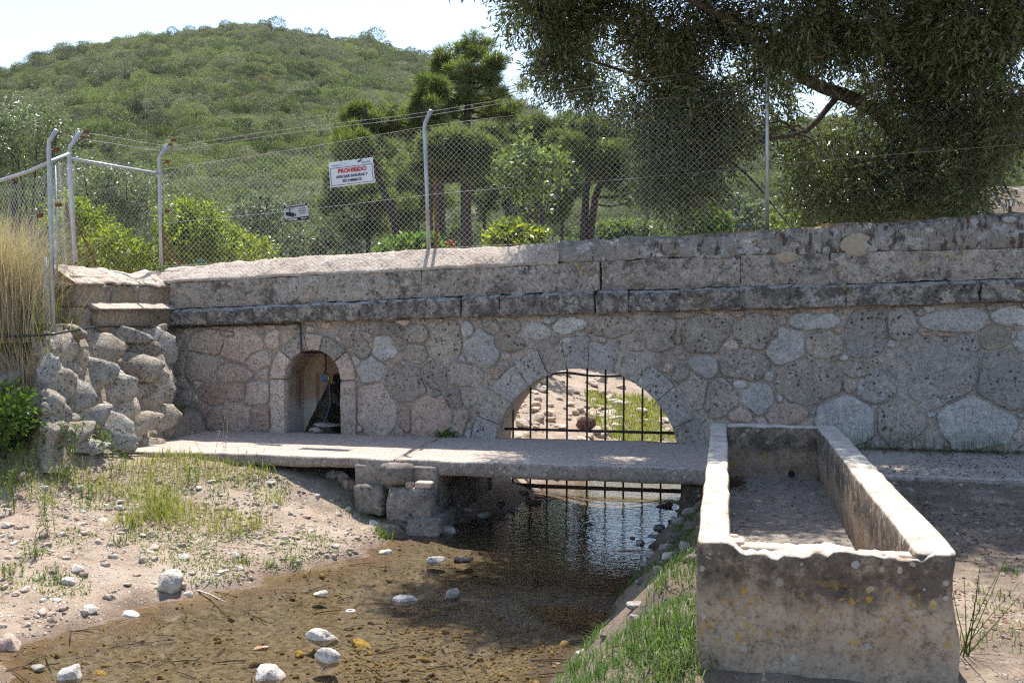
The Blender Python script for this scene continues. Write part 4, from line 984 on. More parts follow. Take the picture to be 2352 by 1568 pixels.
v, f = wirerun([(x, FY - .004, .45 * ftop(x) + .55 * fbot(x)) for x in (-7.53, -3.75, .5, 5.5)]); mobj('line_wire', v, f, OLDW, fence)
v, f = wirerun([(x, FY - .004, fbot(x) + .02) for x in (-7.53, -3.72, .5, 5.5)]); mobj('line_wire', v, f, OLDW, fence)
for k, (x, y) in enumerate(((462, 600), (1700, 520), (2010, 517))):
    pts = [at(x + dx, y + dy, FY - .02) for dx, dy in rs.normal(0, 9, (9, 2)) * (1.6, .6)]
    v, f = tube_f(curve(pts, 40), .0016, 4); mobj('twine', v, f, BLUETW, fence)

# ------------------------------------------------------------------ signs tied to the fence
def text_mesh(txt, size, bold=0.0, xs=1.0):
    c = bpy.data.curves.new('print', 'FONT'); c.body = txt; c.size = size; c.align_x = 'CENTER'; c.align_y = 'CENTER'; c.offset = bold; c.resolution_u = 3
    o = bpy.data.objects.new('print', c); COL.objects.link(o); dg = bpy.context.evaluated_depsgraph_get(); dg.update()
    me = bpy.data.meshes.new_from_object(o.evaluated_get(dg)); bpy.data.objects.remove(o); bpy.data.curves.remove(c)
    for v in me.vertices: v.co.x *= xs
    return me
def sign(nm, corners, label, mat):
    c = [at(x, y, FY - .03) for x, y in corners]; ctr = sum(c) / 4
    ux = (c[1] + c[2] - c[0] - c[3]) / 2; w = np.linalg.norm(ux); h = np.linalg.norm((c[0] + c[1] - c[2] - c[3]) / 2); ang = math.atan2(ux[2], ux[0])
    root = thing(nm, label, 'sign', tuple(ctr)); root.rotation_euler = (math.radians(90), -ang, 0)
    root.rotation_euler = Matrix.Rotation(-ang, 3, 'Y').to_4x4().to_3x3().__matmul__(Matrix.Rotation(math.radians(90), 3, 'X')).to_euler()
    WORLD.pop(root.name); v, q = rough_box(lambda P_: P_ * (w / 2, h / 2, .004), (w, h, .008), (10, 6, 2), .003, .0, 3, 1); v[:, 2] += .012 * (v[:, 0] / w * 2) ** 2 * .5
    v[:, 2] -= .004; o = obj('board', mk_mesh('board', v, q, mat), root); return o, w, h
def put(root, me, x, y, mat, z=.0068):
    me.materials.clear(); me.materials.append(mat); o = obj('lettering', me, root); o.location = (x, y, z); return o
def rect(root, x0, x1, y0, y1, mat, nm='band', z=.006):
    v, q = box(x0, x1, y0, y1, z - .001, z + .0012); return obj(nm, mk_mesh(nm, v, q, mat), root)
def poly(root, pts, mat, nm='emblem', z=.0068):
    n = len(pts); v = [(x, y, z) for x, y in pts] + [(x, y, z - .002) for x, y in pts]
    return obj(nm, mk_mesh(nm, np.array(v), [tuple(range(n)), tuple(range(n, 2 * n))[::-1]] + [(i, n + i, n + (i + 1) % n, (i + 1) % n) for i in range(n)], mat), root)
sg, w, h = sign('prohibition_sign', ((755.5, 374), (858, 361.5), (859.8, 419.3), (758.5, 431.3)), 'white sign with red PROHIBIDO lettering tied to the chain link fence', SIGNW)
put(sg, text_mesh('PROHIBIDO', h * .235, h * .007, .98), .02 * w, h * .1, INKR, .009)
put(sg, text_mesh('ARROJAR BASURAS Y', h * .15, h * .004, .94), 0, -h * .12, INKN, .009); put(sg, text_mesh('ESCOMBROS', h * .15, h * .004, .96), 0, -h * .3, INKN, .009)
put(sg, text_mesh('aquajerez', h * .115, .0, 1.0), -w * .32, h * .36, INKB, .009); put(sg, text_mesh('aqualia', h * .13, .0, 1.05), w * .34, h * .36, INKB, .009)
for a in (-.47, .47): rect(sg, a * w - .0025, a * w + .0025, -.44 * h, .25 * h, INKN, 'border', .009)
for b in (-.44, .25): rect(sg, -.47 * w, .47 * w, b * h - .0025, b * h + .0025, INKN, 'border', .009)
fx, fy = w * .2, h * .41
poly(sg, [(fx - .035, fy), (fx - .01, fy + .012), (fx + .02, fy + .018), (fx + .03, fy + .006), (fx + .0, fy - .004), (fx - .02, fy - .012)], INKN, z=.009)
poly(sg, [(fx + .0, fy + .014), (fx + .025, fy + .03), (fx + .045, fy + .026), (fx + .03, fy + .006)], INKG, z=.009)
v, f = tube_f([(-w * .18 + .05 * math.cos(t), h * .38 + .022 * math.sin(t), .009) for t in np.linspace(-1.0, 2.2, 14)], .0015, 4); obj('emblem', mk_mesh('emblem', v, f, INKG), sg)
for sx, sy in ((-.49, -.52), (.5, -.46), (.5, .5)):
    v, f = tube_f([(sx * w - .015, sy * h - .02, .0), (sx * w + .012, sy * h + .018, .01)], .004, 5); obj('cable_tie', mk_mesh('cable_tie', v, f, SIGNW), sg)
sg, w, h = sign('surveillance_sign', ((653.5, 472.5), (706.8, 464.3), (709, 504), (654.3, 510.8)), 'small black and grey camera surveillance sign tied to the fence', SIGNG)
rect(sg, -.5 * w, .5 * w, .33 * h, .5 * h, INKK, 'band', .0065); rect(sg, -.5 * w, .5 * w, -.5 * h, -.3 * h, INKK, 'band', .0065)
put(sg, text_mesh('ZONA VIDEO-VIGILADA 24H', h * .115, h * .004, .86), 0, h * .415, INKW, .011); put(sg, text_mesh('PROTELEC', h * .15, h * .006, .8), -w * .16, -h * .4, INKW, .011); put(sg, text_mesh('978 501 804', h * .09, h * .003, .8), w * .3, -h * .4, INKW, .011)
put(sg, text_mesh('T', h * .15, h * .006, .8), -w * .42, -h * .4, INKW, .011)
for k, t in enumerate(('LEY 15/1999,', 'PROTECCIÓN', 'DE DATOS')): put(sg, text_mesh(t, h * .085, h * .003, .9), w * .26, h * (.18 - .13 * k), INKK, .009)
poly(sg, [(-.43 * w, .1 * h), (-.08 * w, -.02 * h), (-.14 * w, -.25 * h), (-.45 * w, -.1 * h)], INKK, 'camera_symbol', .009); poly(sg, [(-.06 * w, -.06 * h), (-.02 * w, -.07 * h), (-.05 * w, -.22 * h), (-.09 * w, -.22 * h)], INKK, 'camera_symbol', .009)
rect(sg, -.42 * w, -.1 * w, .25 * h, .27 * h, INKK, 'camera_symbol', .009); rect(sg, -.28 * w, -.25 * w, .02 * h, .26 * h, INKK, 'camera_symbol', .009)

# ------------------------------------------------------------------ foliage builders
def unit(v): return v / (np.linalg.norm(v, axis=-1, keepdims=True) + 1e-9)
def leaf_quads(pos, d, L, wd, r, fold=.0):
    n = len(pos); d = unit(d); s = unit(np.cross(d, unit(r.normal(size=(n, 3))))); L = np.broadcast_to(L, (n,))[:, None]; wd = np.broadcast_to(wd, (n,))[:, None]
    v = np.stack([pos, pos + d * L * .45 + s * wd * .5, pos + d * L, pos + d * L * .45 - s * wd * .5], 1).reshape(-1, 3)
    return v, np.arange(n * 4).reshape(n, 4)
def in_blobs(blobs, n, r, shell=.45):
    """n points spread through ellipsoids (cx,cy,cz,rx,ry,rz,weight)"""
    B = np.array(blobs, float); wgt = B[:, 6] * (B[:, 3] * B[:, 4] * B[:, 5]) ** (2 / 3); k = r.choice(len(B), n, p=wgt / wgt.sum())
    u = unit(r.normal(size=(n, 3))); rad = (shell + (1 - shell) * r.random(n)) ** .6
    rad *= 1 + .16 * vnoise(u * 2.4 + k[:, None] * 3.7, 6)
    return B[k, :3] + u * rad[:, None] * B[k, 3:6], u
def sprigs(base, d, nl, slen, L, wd, r, droop=.3, spread=.8):
    n = len(base); t = (np.arange(nl) + .5) / nl; d = unit(d); dz = np.array([0, 0, -1.0])
    pos = base[:, None] + d[:, None] * (slen * t)[None, :, None] + dz * (droop * slen * t ** 2)[None, :, None]
    side = unit(r.normal(size=(n, nl, 3))); side = unit(side - (side * d[:, None]).sum(-1, keepdims=True) * d[:, None])
    ld = unit(d[:, None] * .75 + side * spread + dz * droop * .5)
    N = n * nl; return leaf_quads(pos.reshape(-1, 3), ld.reshape(-1, 3), L * r.uniform(.7, 1.2, N), wd * r.uniform(.8, 1.2, N), r)
def twig_mesh(base, d, slen, r, rad=.004):
    mb = []; n = len(base); d = unit(d); e = base + d * slen; s = unit(np.cross(d, r.normal(size=(n, 3)))); b = base - d * slen * .8
    v = np.stack([b + s * rad, b - s * rad, e - s * rad * .3, e + s * rad * .3], 1).reshape(-1, 3); return v, np.arange(n * 4).reshape(n, 4)
def limb(ctrl, r0, r1, n=14, sides=9, wob=.02, seed=0):
    p = curve(ctrl, n); p = p + np.stack([fbm(p * 1.5, seed + k, 2) * wob for k in range(3)], 1); t = np.linspace(0, 1, len(p)); return tube_f(p, r0 + (r1 - r0) * t ** .8, sides)
def limb_mesh(lst):
    mb = MB()
    for ctrl, r0, r1 in lst:
        p = curve(ctrl, 14); p = p + np.stack([fbm(p * 1.3, int(abs(p[0, 0] * 50)) + k, 2) * r0 * .35 for k in range(3)], 1); p[0] = ctrl[0]; t = np.linspace(0, 1, len(p))
        mb.add(*tube(p, r0 + (r1 - r0) * t ** .8, 8))
    return mb.get()

# ------------------------------------------------------------------ olive tree over the wall
ol = thing('olive_tree', 'large dark olive tree overhanging the wall and the trough', 'tree', (3.0, 14.6, 1.1))
r = np.random.default_rng(31); A = lambda x, y, Y: at(x, y, Y)
trunk = [(np.array([3.05, 14.6, .9])), A(2125, 420, 14.4), A(2112, 300, 14.4), A(2108, 180, 14.3), A(2112, 80, 14.2), A(2118, -60, 13.8)]
v, f = limb(trunk, .21, .1, 24, 12, .05, 3); mobj('trunk', v, f, OBARK, ol, True)
limbs = [([A(2125, 420, 14.4), A(2080, 330, 14.0), A(2010, 255, 13.6), A(1930, 215, 13.2), A(1850, 185, 12.9), A(1790, 145, 12.6), A(1700, 60, 12.0)], .13, .05),
         ([A(2110, 200, 14.3), A(2060, 130, 14.0), A(2000, 105, 13.8), A(1900, 80, 13.4), A(1780, 60, 13.0)], .08, .03),
         ([A(1850, 185, 12.9), A(1760, 70, 12.9), A(1660, 60, 12.9), A(1560, 75, 12.9), A(1480, 50, 13)], .06, .025),
         ([A(1930, 215, 13.2), A(1850, 300, 13.0), A(1760, 320, 12.9), A(1660, 360, 13.0), A(1590, 440, 13.1)], .045, .012),
         ([A(2118, 350, 14.4), A(2200, 250, 14), A(2280, 180, 13.4), A(2360, 90, 12.8)], .07, .03),
         ([A(2112, 80, 14.2), A(2060, -60, 13.0), np.array([1.0, 11.5, 6.2]), np.array([.3, 10.4, 6.6])], .09, .03),
         ([A(2112, 80, 14.2), A(2250, -80, 13.4), np.array([3.2, 11.6, 6.3])], .08, .03),
         ([A(1700, 60, 12.0), np.array([-.9, 11.6, 5.4]), np.array([-1.8, 11.3, 5.8])], .05, .02),
         ([A(1590, 300, 13), A(1540, 230, 13), A(1450, 170, 13.2), A(1340, 130, 13.2), A(1220, 60, 13.2)], .04, .012),
         ([A(2080, 330, 14.0), A(1990, 400, 13.9), A(1900, 440, 14), A(1840, 500, 14)], .04, .01),
         ([A(2120, 380, 14.4), A(2220, 360, 13.9), A(2290, 400, 13.6), A(2320, 450, 13.4)], .05, .012)]
for k in range(16):
    s = r.uniform(0, 1); i = r.integers(0, 5); c = curve(limbs[i][0], 20); p = c[int(5 + s * (len(c) - 7))]; d = np.array([r.normal(0, .5), r.normal(0, .4), r.normal(-.1, .4)])
    limbs.append(([p, p + d * .5 + (0, 0, .1), p + d * 1.1], .022, .006))
v, f = limb_mesh(limbs); mobj('limbs', v, f, OBARK, ol, True)
OB = []
for x, y, Y, a, b, wgt in ((1230,25,13.2,75,65,.8),(1330,50,13.2,110,80,.9),(1290,150,13.4,70,60,.7),(1420,60,13,130,90,1),(1400,170,13.4,100,70,.9),(1560,50,12.6,140,100,1.1),(1500,190,13.4,100,70,.9),(1650,140,12.6,130,100,1.1),
        (1600,270,13.1,100,60,1.1),(1530,320,13.1,70,50,.8),(1525,410,13.2,55,55,.7),(1590,420,13.1,55,65,.8),(1555,490,13.3,45,35,.6),(1680,310,13.3,70,50,.8),(1650,395,13.1,28,50,.6),(1340,195,13.6,45,30,.6),(1480,255,13.5,70,40,.7),
        (1780,60,12.3,140,110,1.1),(1740,210,13.6,80,80,.7),(1900,60,12,130,90,.9),(2020,40,13,120,70,.9),(1890,330,13.9,90,60,.75),(1840,430,14.0,50,60,.7),(1950,430,14,80,60,.8),(2060,420,14.1,70,60,.7),(2000,330,14.3,80,50,.6),
        (2180,400,13.9,80,60,.8),(2250,320,13.6,80,70,.9),(2200,210,13.2,90,80,.9),(2290,130,12.6,110,110,1.3),(2230,30,12,140,90,1.3),(2330,260,12.8,80,80,.9),(2110,110,13.2,80,90,1.0),(2050,190,13.0,70,50,.6),(2130,260,13.4,60,60,.8),(2225,430,13.4,50,40,.8),(2160,480,14,90,30,.6),(1960,490,14.2,80,25,.5),(2010,210,14.6,60,40,.5),(1730,290,13.6,40,30,.5)):
    c = at(x, y, Y); m = mpp(Y, x); OB.append((*c, a * m, .6 + .2 * a * m, b * m, wgt))
v_n = in_blobs(OB, 19000, r, .2); base, u = v_n
kp = (fbm(base * 1.5, 77, 2) + .35 * vnoise(base * 4.5, 78)) > -.3; base, u = base[kp], u[kp]
d = unit(u * .5 + np.array([0, -.1, -.35]) + r.normal(0, .55, (len(base), 3)))
lv, lq = sprigs(base, d, 9, .32, .098, .024, r, .35, .7)
# the part of the crown above the picture, which shades the trough and the pool
UB = [(-2.0,11.4,5.9,.9,.8,.5,.8),(-1.2,11.9,6.4,1.0,1.0,.6,.9),(-.2,11.5,6.3,1.0,.9,.6,1),(.7,11.7,6.6,1.1,1.1,.6,1),(1.6,11.0,6.1,1.0,1.0,.6,.9),(2.6,11.2,6.3,1.1,1.1,.6,1),(3.6,11.4,6.2,1.1,1.1,.6,1),(1.0,13,7.2,1.4,1.2,.7,.9),(2.6,13.2,7.4,1.4,1.2,.7,.9),(4.2,12.6,6.8,1.3,1.2,.8,1),(-.7,13,6.9,1.3,1.2,.6,.9),(4.6,10.8,5.8,1.0,1.0,.6,.9),(3.2,9.9,5.8,.8,.6,.4,.7),(2.1,9.9,5.9,.7,.5,.35,.6),(.3,10.4,6.0,.7,.5,.35,.7),(-.9,10.9,6.0,.8,.6,.4,.9),(-1.8,10.6,5.7,.7,.5,.35,.8),(5.3,12,6.2,1.0,1.4,.8,1),(-2.7,11.3,5.95,.6,.6,.35,1.6),(-2.2,12.3,6.2,.8,.8,.4,1.6),(-1.6,11.7,6.2,.9,.8,.4,1.6),(-1.5,10.8,5.9,.7,.5,.35,1.6),(-.9,12.4,6.5,.9,.8,.4,1.4),(-.6,10.4,6.0,.7,.5,.35,1.2),(3.0,10.6,6.0,1.2,.8,.4,1.2),(1.2,11.6,6.3,1.0,.7,.4,1.2)]
b2, u2 = in_blobs(UB, 21000, r, .15); d2 = unit(u2 * .5 + np.array([0, -.1, -.3]) + r.normal(0, .55, (len(b2), 3)))
lv2, lq2 = sprigs(b2, d2, 10, .36, .1, .034, r, .35, .7)
mobj('crown', np.concatenate([lv, lv2]), np.concatenate([lq, lq2 + len(lv)]), OLIVE, ol)
tv, tq = twig_mesh(np.concatenate([base[::2], b2[::3]]), np.concatenate([d[::2], d2[::3]]), .28, r); mobj('twigs', tv, tq, OBARK, ol)

# ------------------------------------------------------------------ pines
def pine(label, Y, trunks, blobs, seed, n=900, mat=NEEDLE, group='pines behind the fence'):
    r = np.random.default_rng(seed); b0 = at(*trunks[0][0][0], Y); root = thing('pine_tree', label, 'tree', (b0[0], b0[1], 1.0), group)
    m = mpp(Y); BB = [(*(at(x, y, Y + r.uniform(-.8, .8))), a * m, a * m * .9, b * m, 1) for x, y, a, b in blobs]
    B0 = BB; BB = []
    for b in B0:
        for _ in range(9):
            o = unit(r.normal(size=3)) * r.uniform(.2, 1.55); k = r.uniform(.2, .5); BB.append((b[0] + o[0] * b[3], b[1] + o[1] * b[4], b[2] + o[2] * b[5] * .9, b[3] * k * 1.2, b[4] * k * 1.2, b[5] * k * 1.0, 1))
    for pts, w0, w1 in trunks:
        c = [at(x, y, Y) for x, y in pts]; c[0] = np.array([c[0][0], Y, 1.0]); v, f = limb(c, w0 * m / 2, w1 * m / 2, 20, 9, .04, seed); mobj('trunk', v, f, BARK, root, True)
    tr = [at(x, y, Y) for x, y in trunks[-1][0]]; tc = curve(tr, 24); br = []
    for bb in BB[::2]:
        c = np.array(bb[:3]); near = tc[np.argmin(np.abs(tc[:, 2] - (c[2] - bb[3] * .5)))]; br.append(([near, (near + c) / 2 + (0, 0, -.1), c], .032, .008))
        for _ in range(1): o = c + r.normal(0, .5, 3) * bb[3:6]; br.append(([near * .4 + c * .6, (near + 2 * o) / 3, o], .025, .008))
    v, f = limb_mesh(br); mobj('branches', v, f, BARK, root, True)
    base, u = in_blobs(BB, int(n * 1.9), r, .1); kk = fbm(base * 2.6, seed, 2) > -.25; base, u = base[kk], u[kk]; n = len(base); u = unit(u + np.array([0, 0, .45]) + r.normal(0, .25, u.shape)); nn = 15
    dd = unit(u[:, None] * .75 + r.normal(0, .62, (n, nn, 3))); pos = np.repeat(base[:, None], nn, 1) + dd * .02
    v, q = leaf_quads(pos.reshape(-1, 3), dd.reshape(-1, 3), .25 * r.uniform(.6, 1.25, n * nn), .017, r); mobj('crown', v, q, mat, root)
    return root
pine('tall sparse pine rising above the other pines against the sky', 30, [([(1070, 580), (1068, 420), (1072, 290), (1078, 190), (1080, 105)], 29, 9)], [(1085,112,42,24),(1048,138,34,26),(1118,142,38,26),(1028,178,36,24),(1130,180,40,24),(1082,165,40,24),(1012,215,30,18),(1060,225,36,16),(1130,228,48,16),(1165,205,26,18),(1100,262,60,14),(1155,258,30,14),(1020,255,26,14)], 1, 1500, NEEDLE2, None)
pine('dark pine crown level with the cranked post, behind the leaning pine', 27, [([(1012, 580), (1012, 430), (1000, 300), (985, 215)], 24, 9)], [(955,228,46,32),(990,205,34,26),(930,268,46,28),(992,262,42,30),(950,310,42,22)], 2, 1100)
pine('near pine with dense rounded crown beside the cranked fence post', 24, [([(985, 580), (988, 450), (1000, 370), (1030, 330)], 18, 8), ([(1070, 585), (1072, 470), (1066, 380), (1060, 320)], 30, 12)], [(1040,325,56,28),(1005,362,46,28),(1080,348,48,34),(1055,385,52,26),(1110,380,36,28),(1000,395,34,18)], 3, 1500, NEEDLE, None)
pine('leaning pine crossing behind the white prohibition sign', 26, [([(935, 580), (905, 510), (870, 420), (842, 320), (838, 250)], 22, 9)], [(832,262,44,26),(800,300,46,28),(868,296,46,28),(835,335,50,26),(790,350,38,24),(880,345,36,22)], 4, 1200, NEEDLE, None)
pine('low dark pine right below the leaning pine behind the small sign', 28, [([(850, 590), (846, 480), (838, 400)], 15, 8)], [(800,395,50,34),(862,405,46,32),(770,438,36,34),(832,455,50,32),(886,470,40,34),(770,500,34,28),(840,520,46,30)], 5, 1300)
pine('dark pine behind the pale green sapling', 30, [([(1240, 560), (1243, 470), (1246, 400), (1248, 320)], 16, 8)], [(1195,325,46,30),(1250,300,50,26),(1298,312,40,30),(1265,350,46,24),(1215,362,40,24)], 6, 1000)
pine('forked pine with two diverging trunks behind the fence', 25, [([(1330, 560), (1342, 480), (1352, 400), (1362, 330)], 22, 10), ([(1334, 560), (1362, 480), (1390, 410), (1412, 370)], 20, 10)], [(1372,290,48,28),(1338,318,42,28),(1405,318,40,28),(1362,350,46,24),(1420,385,44,30),(1380,405,40,20),(1445,430,30,30)], 7, 1400, NEEDLE, None)
pine('slender dark pine with thin trunk between leaning pine and cranked post', 33, [([(905, 585), (906, 500), (920, 420)], 11, 6)], [(925,395,46,38),(965,430,40,40),(920,460,44,32),(955,500,40,30)], 8, 900)
pine('dark bushy pine between the tall pine and the pale sapling', 33, [([(1160, 580), (1164, 480), (1150, 400)], 12, 6)], [(1135,345,40,36),(1165,400,42,40),(1130,430,36,30),(1180,455,34,28)], 9, 900)
pine('small dark pine crown high behind the pale sapling', 34, [([(1180, 580), (1183, 520), (1186, 430)], 10, 5)], [(1170,300,40,24),(1140,310,36,22),(1195,400,30,30)], 10, 700)
pine('young low pine at the foot of the pale green sapling', 35, [([(1215, 575), (1213, 520), (1208, 450)], 8, 5)], [(1210,440,36,36),(1225,490,34,30)], 11, 500)

pine('pine with a thin trunk filling the gap left of the leaning pine', 36, [([(872, 590), (872, 500), (868, 400)], 9, 5)], [(860,360,50,36),(890,400,46,36),(850,430,50,36),(880,470,44,34)], 12, 1100)
pine('pine with a thin trunk in the gap behind the cranked post', 37, [([(962, 590), (960, 500), (955, 380)], 9, 5)], [(960,350,46,36),(985,400,46,36),(950,420,44,40),(975,470,44,36)], 13, 1100)
pine('pine crown filling the gap between the tall pine and the sapling', 36, [([(1112, 590), (1112, 500), (1115, 380)], 9, 5)], [(1115,330,46,30),(1140,380,44,36),(1100,420,44,36),(1130,470,46,36)], 14, 1100)
pine('thin pine between the sapling and the forked pine', 35, [([(1292, 580), (1292, 500), (1295, 380)], 9, 5)], [(1295,340,44,30),(1310,380,42,34),(1280,420,40,34),(1300,460,40,30)], 15, 1000)
# ------------------------------------------------------------------ broadleaf trees and shrubs behind the wall
def shrub(nm, label, cat, Y, blobs, mat, seed, n, L=.06, wd=.028, zb=1.1, nl=7, sl=.2, group=None, droop=.1, dy=.8):
    r = np.random.default_rng(seed); m = mpp(Y, blobs[0][0]); BB = [(*at(x, y, Y + r.uniform(-.3, .3)), a * m, a * m * dy, b * m, 1) for x, y, a, b in blobs]
    c = np.array(BB)[:, :3].mean(0); base_z = min(zb, min(b[2] - b[5] * .8 for b in BB)); root = thing(nm, label, cat, (c[0], c[1], base_z), group)
    st = [([np.array([c[0] + r.normal(0, .1), c[1] + r.normal(0, .1), base_z]), (np.array([c[0], c[1], base_z]) + np.array(b[:3])) / 2 + r.normal(0, .1, 3), np.array(b[:3]) + (0, 0, b[5] * .3)], .035, .01) for b in BB]
    v, f = limb_mesh(st); mobj('stems', v, f, OBARK, root, True)
    base, u = in_blobs(BB, n, r, .3); base = base + unit(np.stack([vnoise(base * 3.1, 50 + k) for k in range(3)], 1)) * .1 * m * 20; kk = fbm(base / (m * 20) * 1.1, seed, 2) > -.15; base, u = base[kk], u[kk]; d = unit(u + np.array([0, 0, .3]) + r.normal(0, .5, u.shape)); v, q = sprigs(base, d, nl, sl, L, wd, r, droop, .9); mobj('foliage', v, q, mat, root); return root
shrub('lime_shrub', 'yellow green glossy shrub between the two left fence posts', 'shrub', 13.4, [(165,520,45,40),(215,540,45,45),(255,575,50,35),(300,590,45,22),(190,590,60,30),(150,480,30,28)], LIME, 41, 1900, .07, .03)
shrub('lime_shrub', 'yellow green glossy shrub below the small surveillance sign', 'shrub', 13.8, [(410,500,40,36),(430,550,60,45),(490,550,55,40),(540,570,55,32),(590,580,30,24),(400,590,40,25),(460,510,36,30)], LIME, 42, 2300, .07, .03)
shrub('silvery_shrub', 'tall silvery leaved shrub behind the dry grass', 'shrub', 15.5, [(30,320,70,60),(90,290,60,40),(130,320,50,40),(60,400,80,60),(-40,330,70,80),(120,390,40,50),(20,260,40,25)], OLEAS, 43, 3000, .07, .026, droop=.0)
shrub('silvery_shrub', 'rounded dark shrub above the lime shrub behind the fence rail', 'shrub', 16.5, [(220,440,60,50),(290,430,60,45),(250,500,70,50),(320,490,45,45),(190,400,50,35),(340,440,30,30),(300,540,50,30)], OLEAS, 44, 2800, .07, .026)
shrub('leafy_tree', 'pale green leafy sapling among the dark pine trunks', 'tree', 21, [(1215,350,32,26),(1250,370,36,26),(1200,395,40,24),(1240,415,36,24),(1185,430,30,20),(1225,455,34,18),(1270,385,22,20),(1170,380,22,14),(1290,400,14,10),(1160,420,20,10),(1255,440,24,10)], PALEG, 45, 520, .13, .08, nl=6, sl=.35)
for i, (lab, Y, bl, mt, n) in enumerate((
    ('grey green olive shrub below the prohibition sign', 24, [(600,490,60,40),(650,530,60,40),(560,520,50,40),(690,560,50,30),(620,570,70,25)], OLEAS, 1300),
    ('pale round shrub left of the leaning pine trunks', 27, [(720,560,50,30),(780,575,50,25),(690,590,50,20)], OLEAS, 800),
    ('bright green weeds peeping over the wall beside the cranked post', 13.3, [(940,572,40,10),(985,570,30,8),(900,578,24,7)], GREENL, 420),
    ('bright green bush peeping over the coping between the pines', 13.6, [(1180,545,42,18),(1215,552,40,14),(1160,556,30,12)], LIME, 620),
    ('broad light green shrub behind the wall left of the olive', 46, [(1400,530,50,26),(1460,526,50,26),(1370,540,50,22),(1440,545,60,20),(1500,535,40,22)], PALEG, 1300),
    ('dark green fig bush under the olive branches', 20, [(1610,500,36,26),(1640,515,30,20),(1585,520,30,18)], GREENL, 700),
    ('grey green shrub right of the fig bush behind the wall', 26, [(1700,490,46,36),(1740,510,44,30),(1670,530,46,22)], OLEAS, 900),
    ('light green shrub low behind the right hand fence', 24, [(1830,515,60,24),(1900,505,60,24),(2000,500,60,24),(2100,490,60,26)], PALEG, 900))):
    shrub('shrub', lab, 'shrub', Y, bl, mt, 60 + i, n, .06 + .002 * Y, .028 + .0014 * Y, zb=1.2)
fl = thing('rose_bush', 'rose stems with red blooms showing over the coping', 'flower', (*at(1035, 565, 13.4)[:2], 1.6))
v, f = limb_mesh([([np.array([at(1030, 600, 13.4)[0], 13.4, 1.6]), at(1032, 575, 13.4), at(x, y, 13.4)], .008, .005) for x, y in ((1023, 560), (1036, 556))]); mobj('stem', v, f, BARK, fl)
for k, (x, y) in enumerate(((1023, 560), (1036, 556), (1041, 563))): v, f = rock(880 + k, 2, 5, .4); mobj('bloom', v * .03 + at(x, y, 13.4), f, FLOWER, fl)

# old pole on the left skyline
v, f = tube_f([at(30, 340, 17), at(31, 290, 17), at(28, 238, 17), at(28, 236, 17)], [.06, .06, .055, .04], 9); v[:, 2] += 0; c = v.min(0)
pts = [(at(30, 300, 17)[0], 17, 1.2), tuple(at(31, 290, 17)), tuple(at(28, 237, 17))]; v, f = tube_f(pts, [.07, .06, .05], 9); solo('wooden_pole', v, f, BARK, 'weathered wooden pole standing above the silvery shrub', 'pole', smooth=True)

# sunlit flagstone wall and lantern far right
gw = thing('flagstone_wall', 'sunlit cream flagstone terrace wall behind the olive foliage', 'wall', (*at(2345, 500, 24)[:2], 1.0))
g0 = at(2255, 486, 24); g1 = at(2560, 486, 24); zt0 = at(2300, 428, 24)[2]
v, q = box(g0[0], g1[0], 24.05, 24.6, .9, zt0); mobj('wall_core', v, q, MORTAR, gw)
FLAG = simple('cream_flagstone', (.6, .48, .38), .9, 0, .18, 6, .2, .006)
gxs = np.arange(g0[0], g1[0], .42); gzs = np.arange(1.6, zt0 - .05, .3)
for i, x in enumerate(gxs):
    for j, z in enumerate(gzs):
        N = 7; th = np.arange(N) * 2 * math.pi / N + rs.uniform(0, 1); a = .215 * rs.uniform(.86, 1.04, N); b = .155 * rs.uniform(.86, 1.04, N)
        cc = np.array([x + .21 + .12 * (j % 2), 24.02, z + .15]); o = np.stack([np.cos(th) * a, 0 * a, np.sin(th) * b], 1)
        vv = np.concatenate([cc + o, cc + o * .9 + (0, -.035, 0)]); f = [tuple(range(N, 2 * N))] + [(k, (k + 1) % N, N + (k + 1) % N, N + k) for k in range(N)]; mobj('flagstone', vv, f, FLAG, gw)
lan = at(2320, 474, 16.5); lt = thing('wall_lantern', 'small black glass lantern standing behind the right end of the wall', 'lantern', (lan[0], lan[1], 1.2))
m = mpp(16.5, 2320); v, f = tube_f([(lan[0], 16.5, 1.2), (lan[0], 16.5, lan[2])], .025, 8); mobj('stand', v, f, INKK, lt)
def frus(z0, z1, r0, r1, mat, nm, n=6):
    th = np.arange(n) * 2 * math.pi / n; v = np.concatenate([np.stack([lan[0] + r0 * np.cos(th), 16.5 + r0 * np.sin(th), th * 0 + z0], 1), np.stack([lan[0] + r1 * np.cos(th), 16.5 + r1 * np.sin(th), th * 0 + z1], 1)])
    mobj(nm, v, [tuple(range(n))[::-1], tuple(range(n, 2 * n))] + [(k, (k + 1) % n, n + (k + 1) % n, n + k) for k in range(n)], mat, lt)
frus(lan[2], lan[2] + 14 * m, 7 * m, 9.5 * m, SIGNW, 'glass'); frus(lan[2] + 14 * m, lan[2] + 16 * m, 12 * m, 11 * m, INKK, 'rim'); frus(lan[2] + 16 * m, lan[2] + 21 * m, 10 * m, 2.5 * m, INKK, 'roof'); frus(lan[2] + 21 * m, lan[2] + 25 * m, 1.5 * m, 1 * m, INKK, 'finial')
for k in range(6):
    t = k * math.pi / 3; v, f = tube_f([(lan[0] + 7.3 * m * math.cos(t), 16.5 + 7.3 * m * math.sin(t), lan[2]), (lan[0] + 9.8 * m * math.cos(t), 16.5 + 9.8 * m * math.sin(t), lan[2] + 14 * m)], .008, 4); mobj('glazing_bar', v, f, INKK, lt)

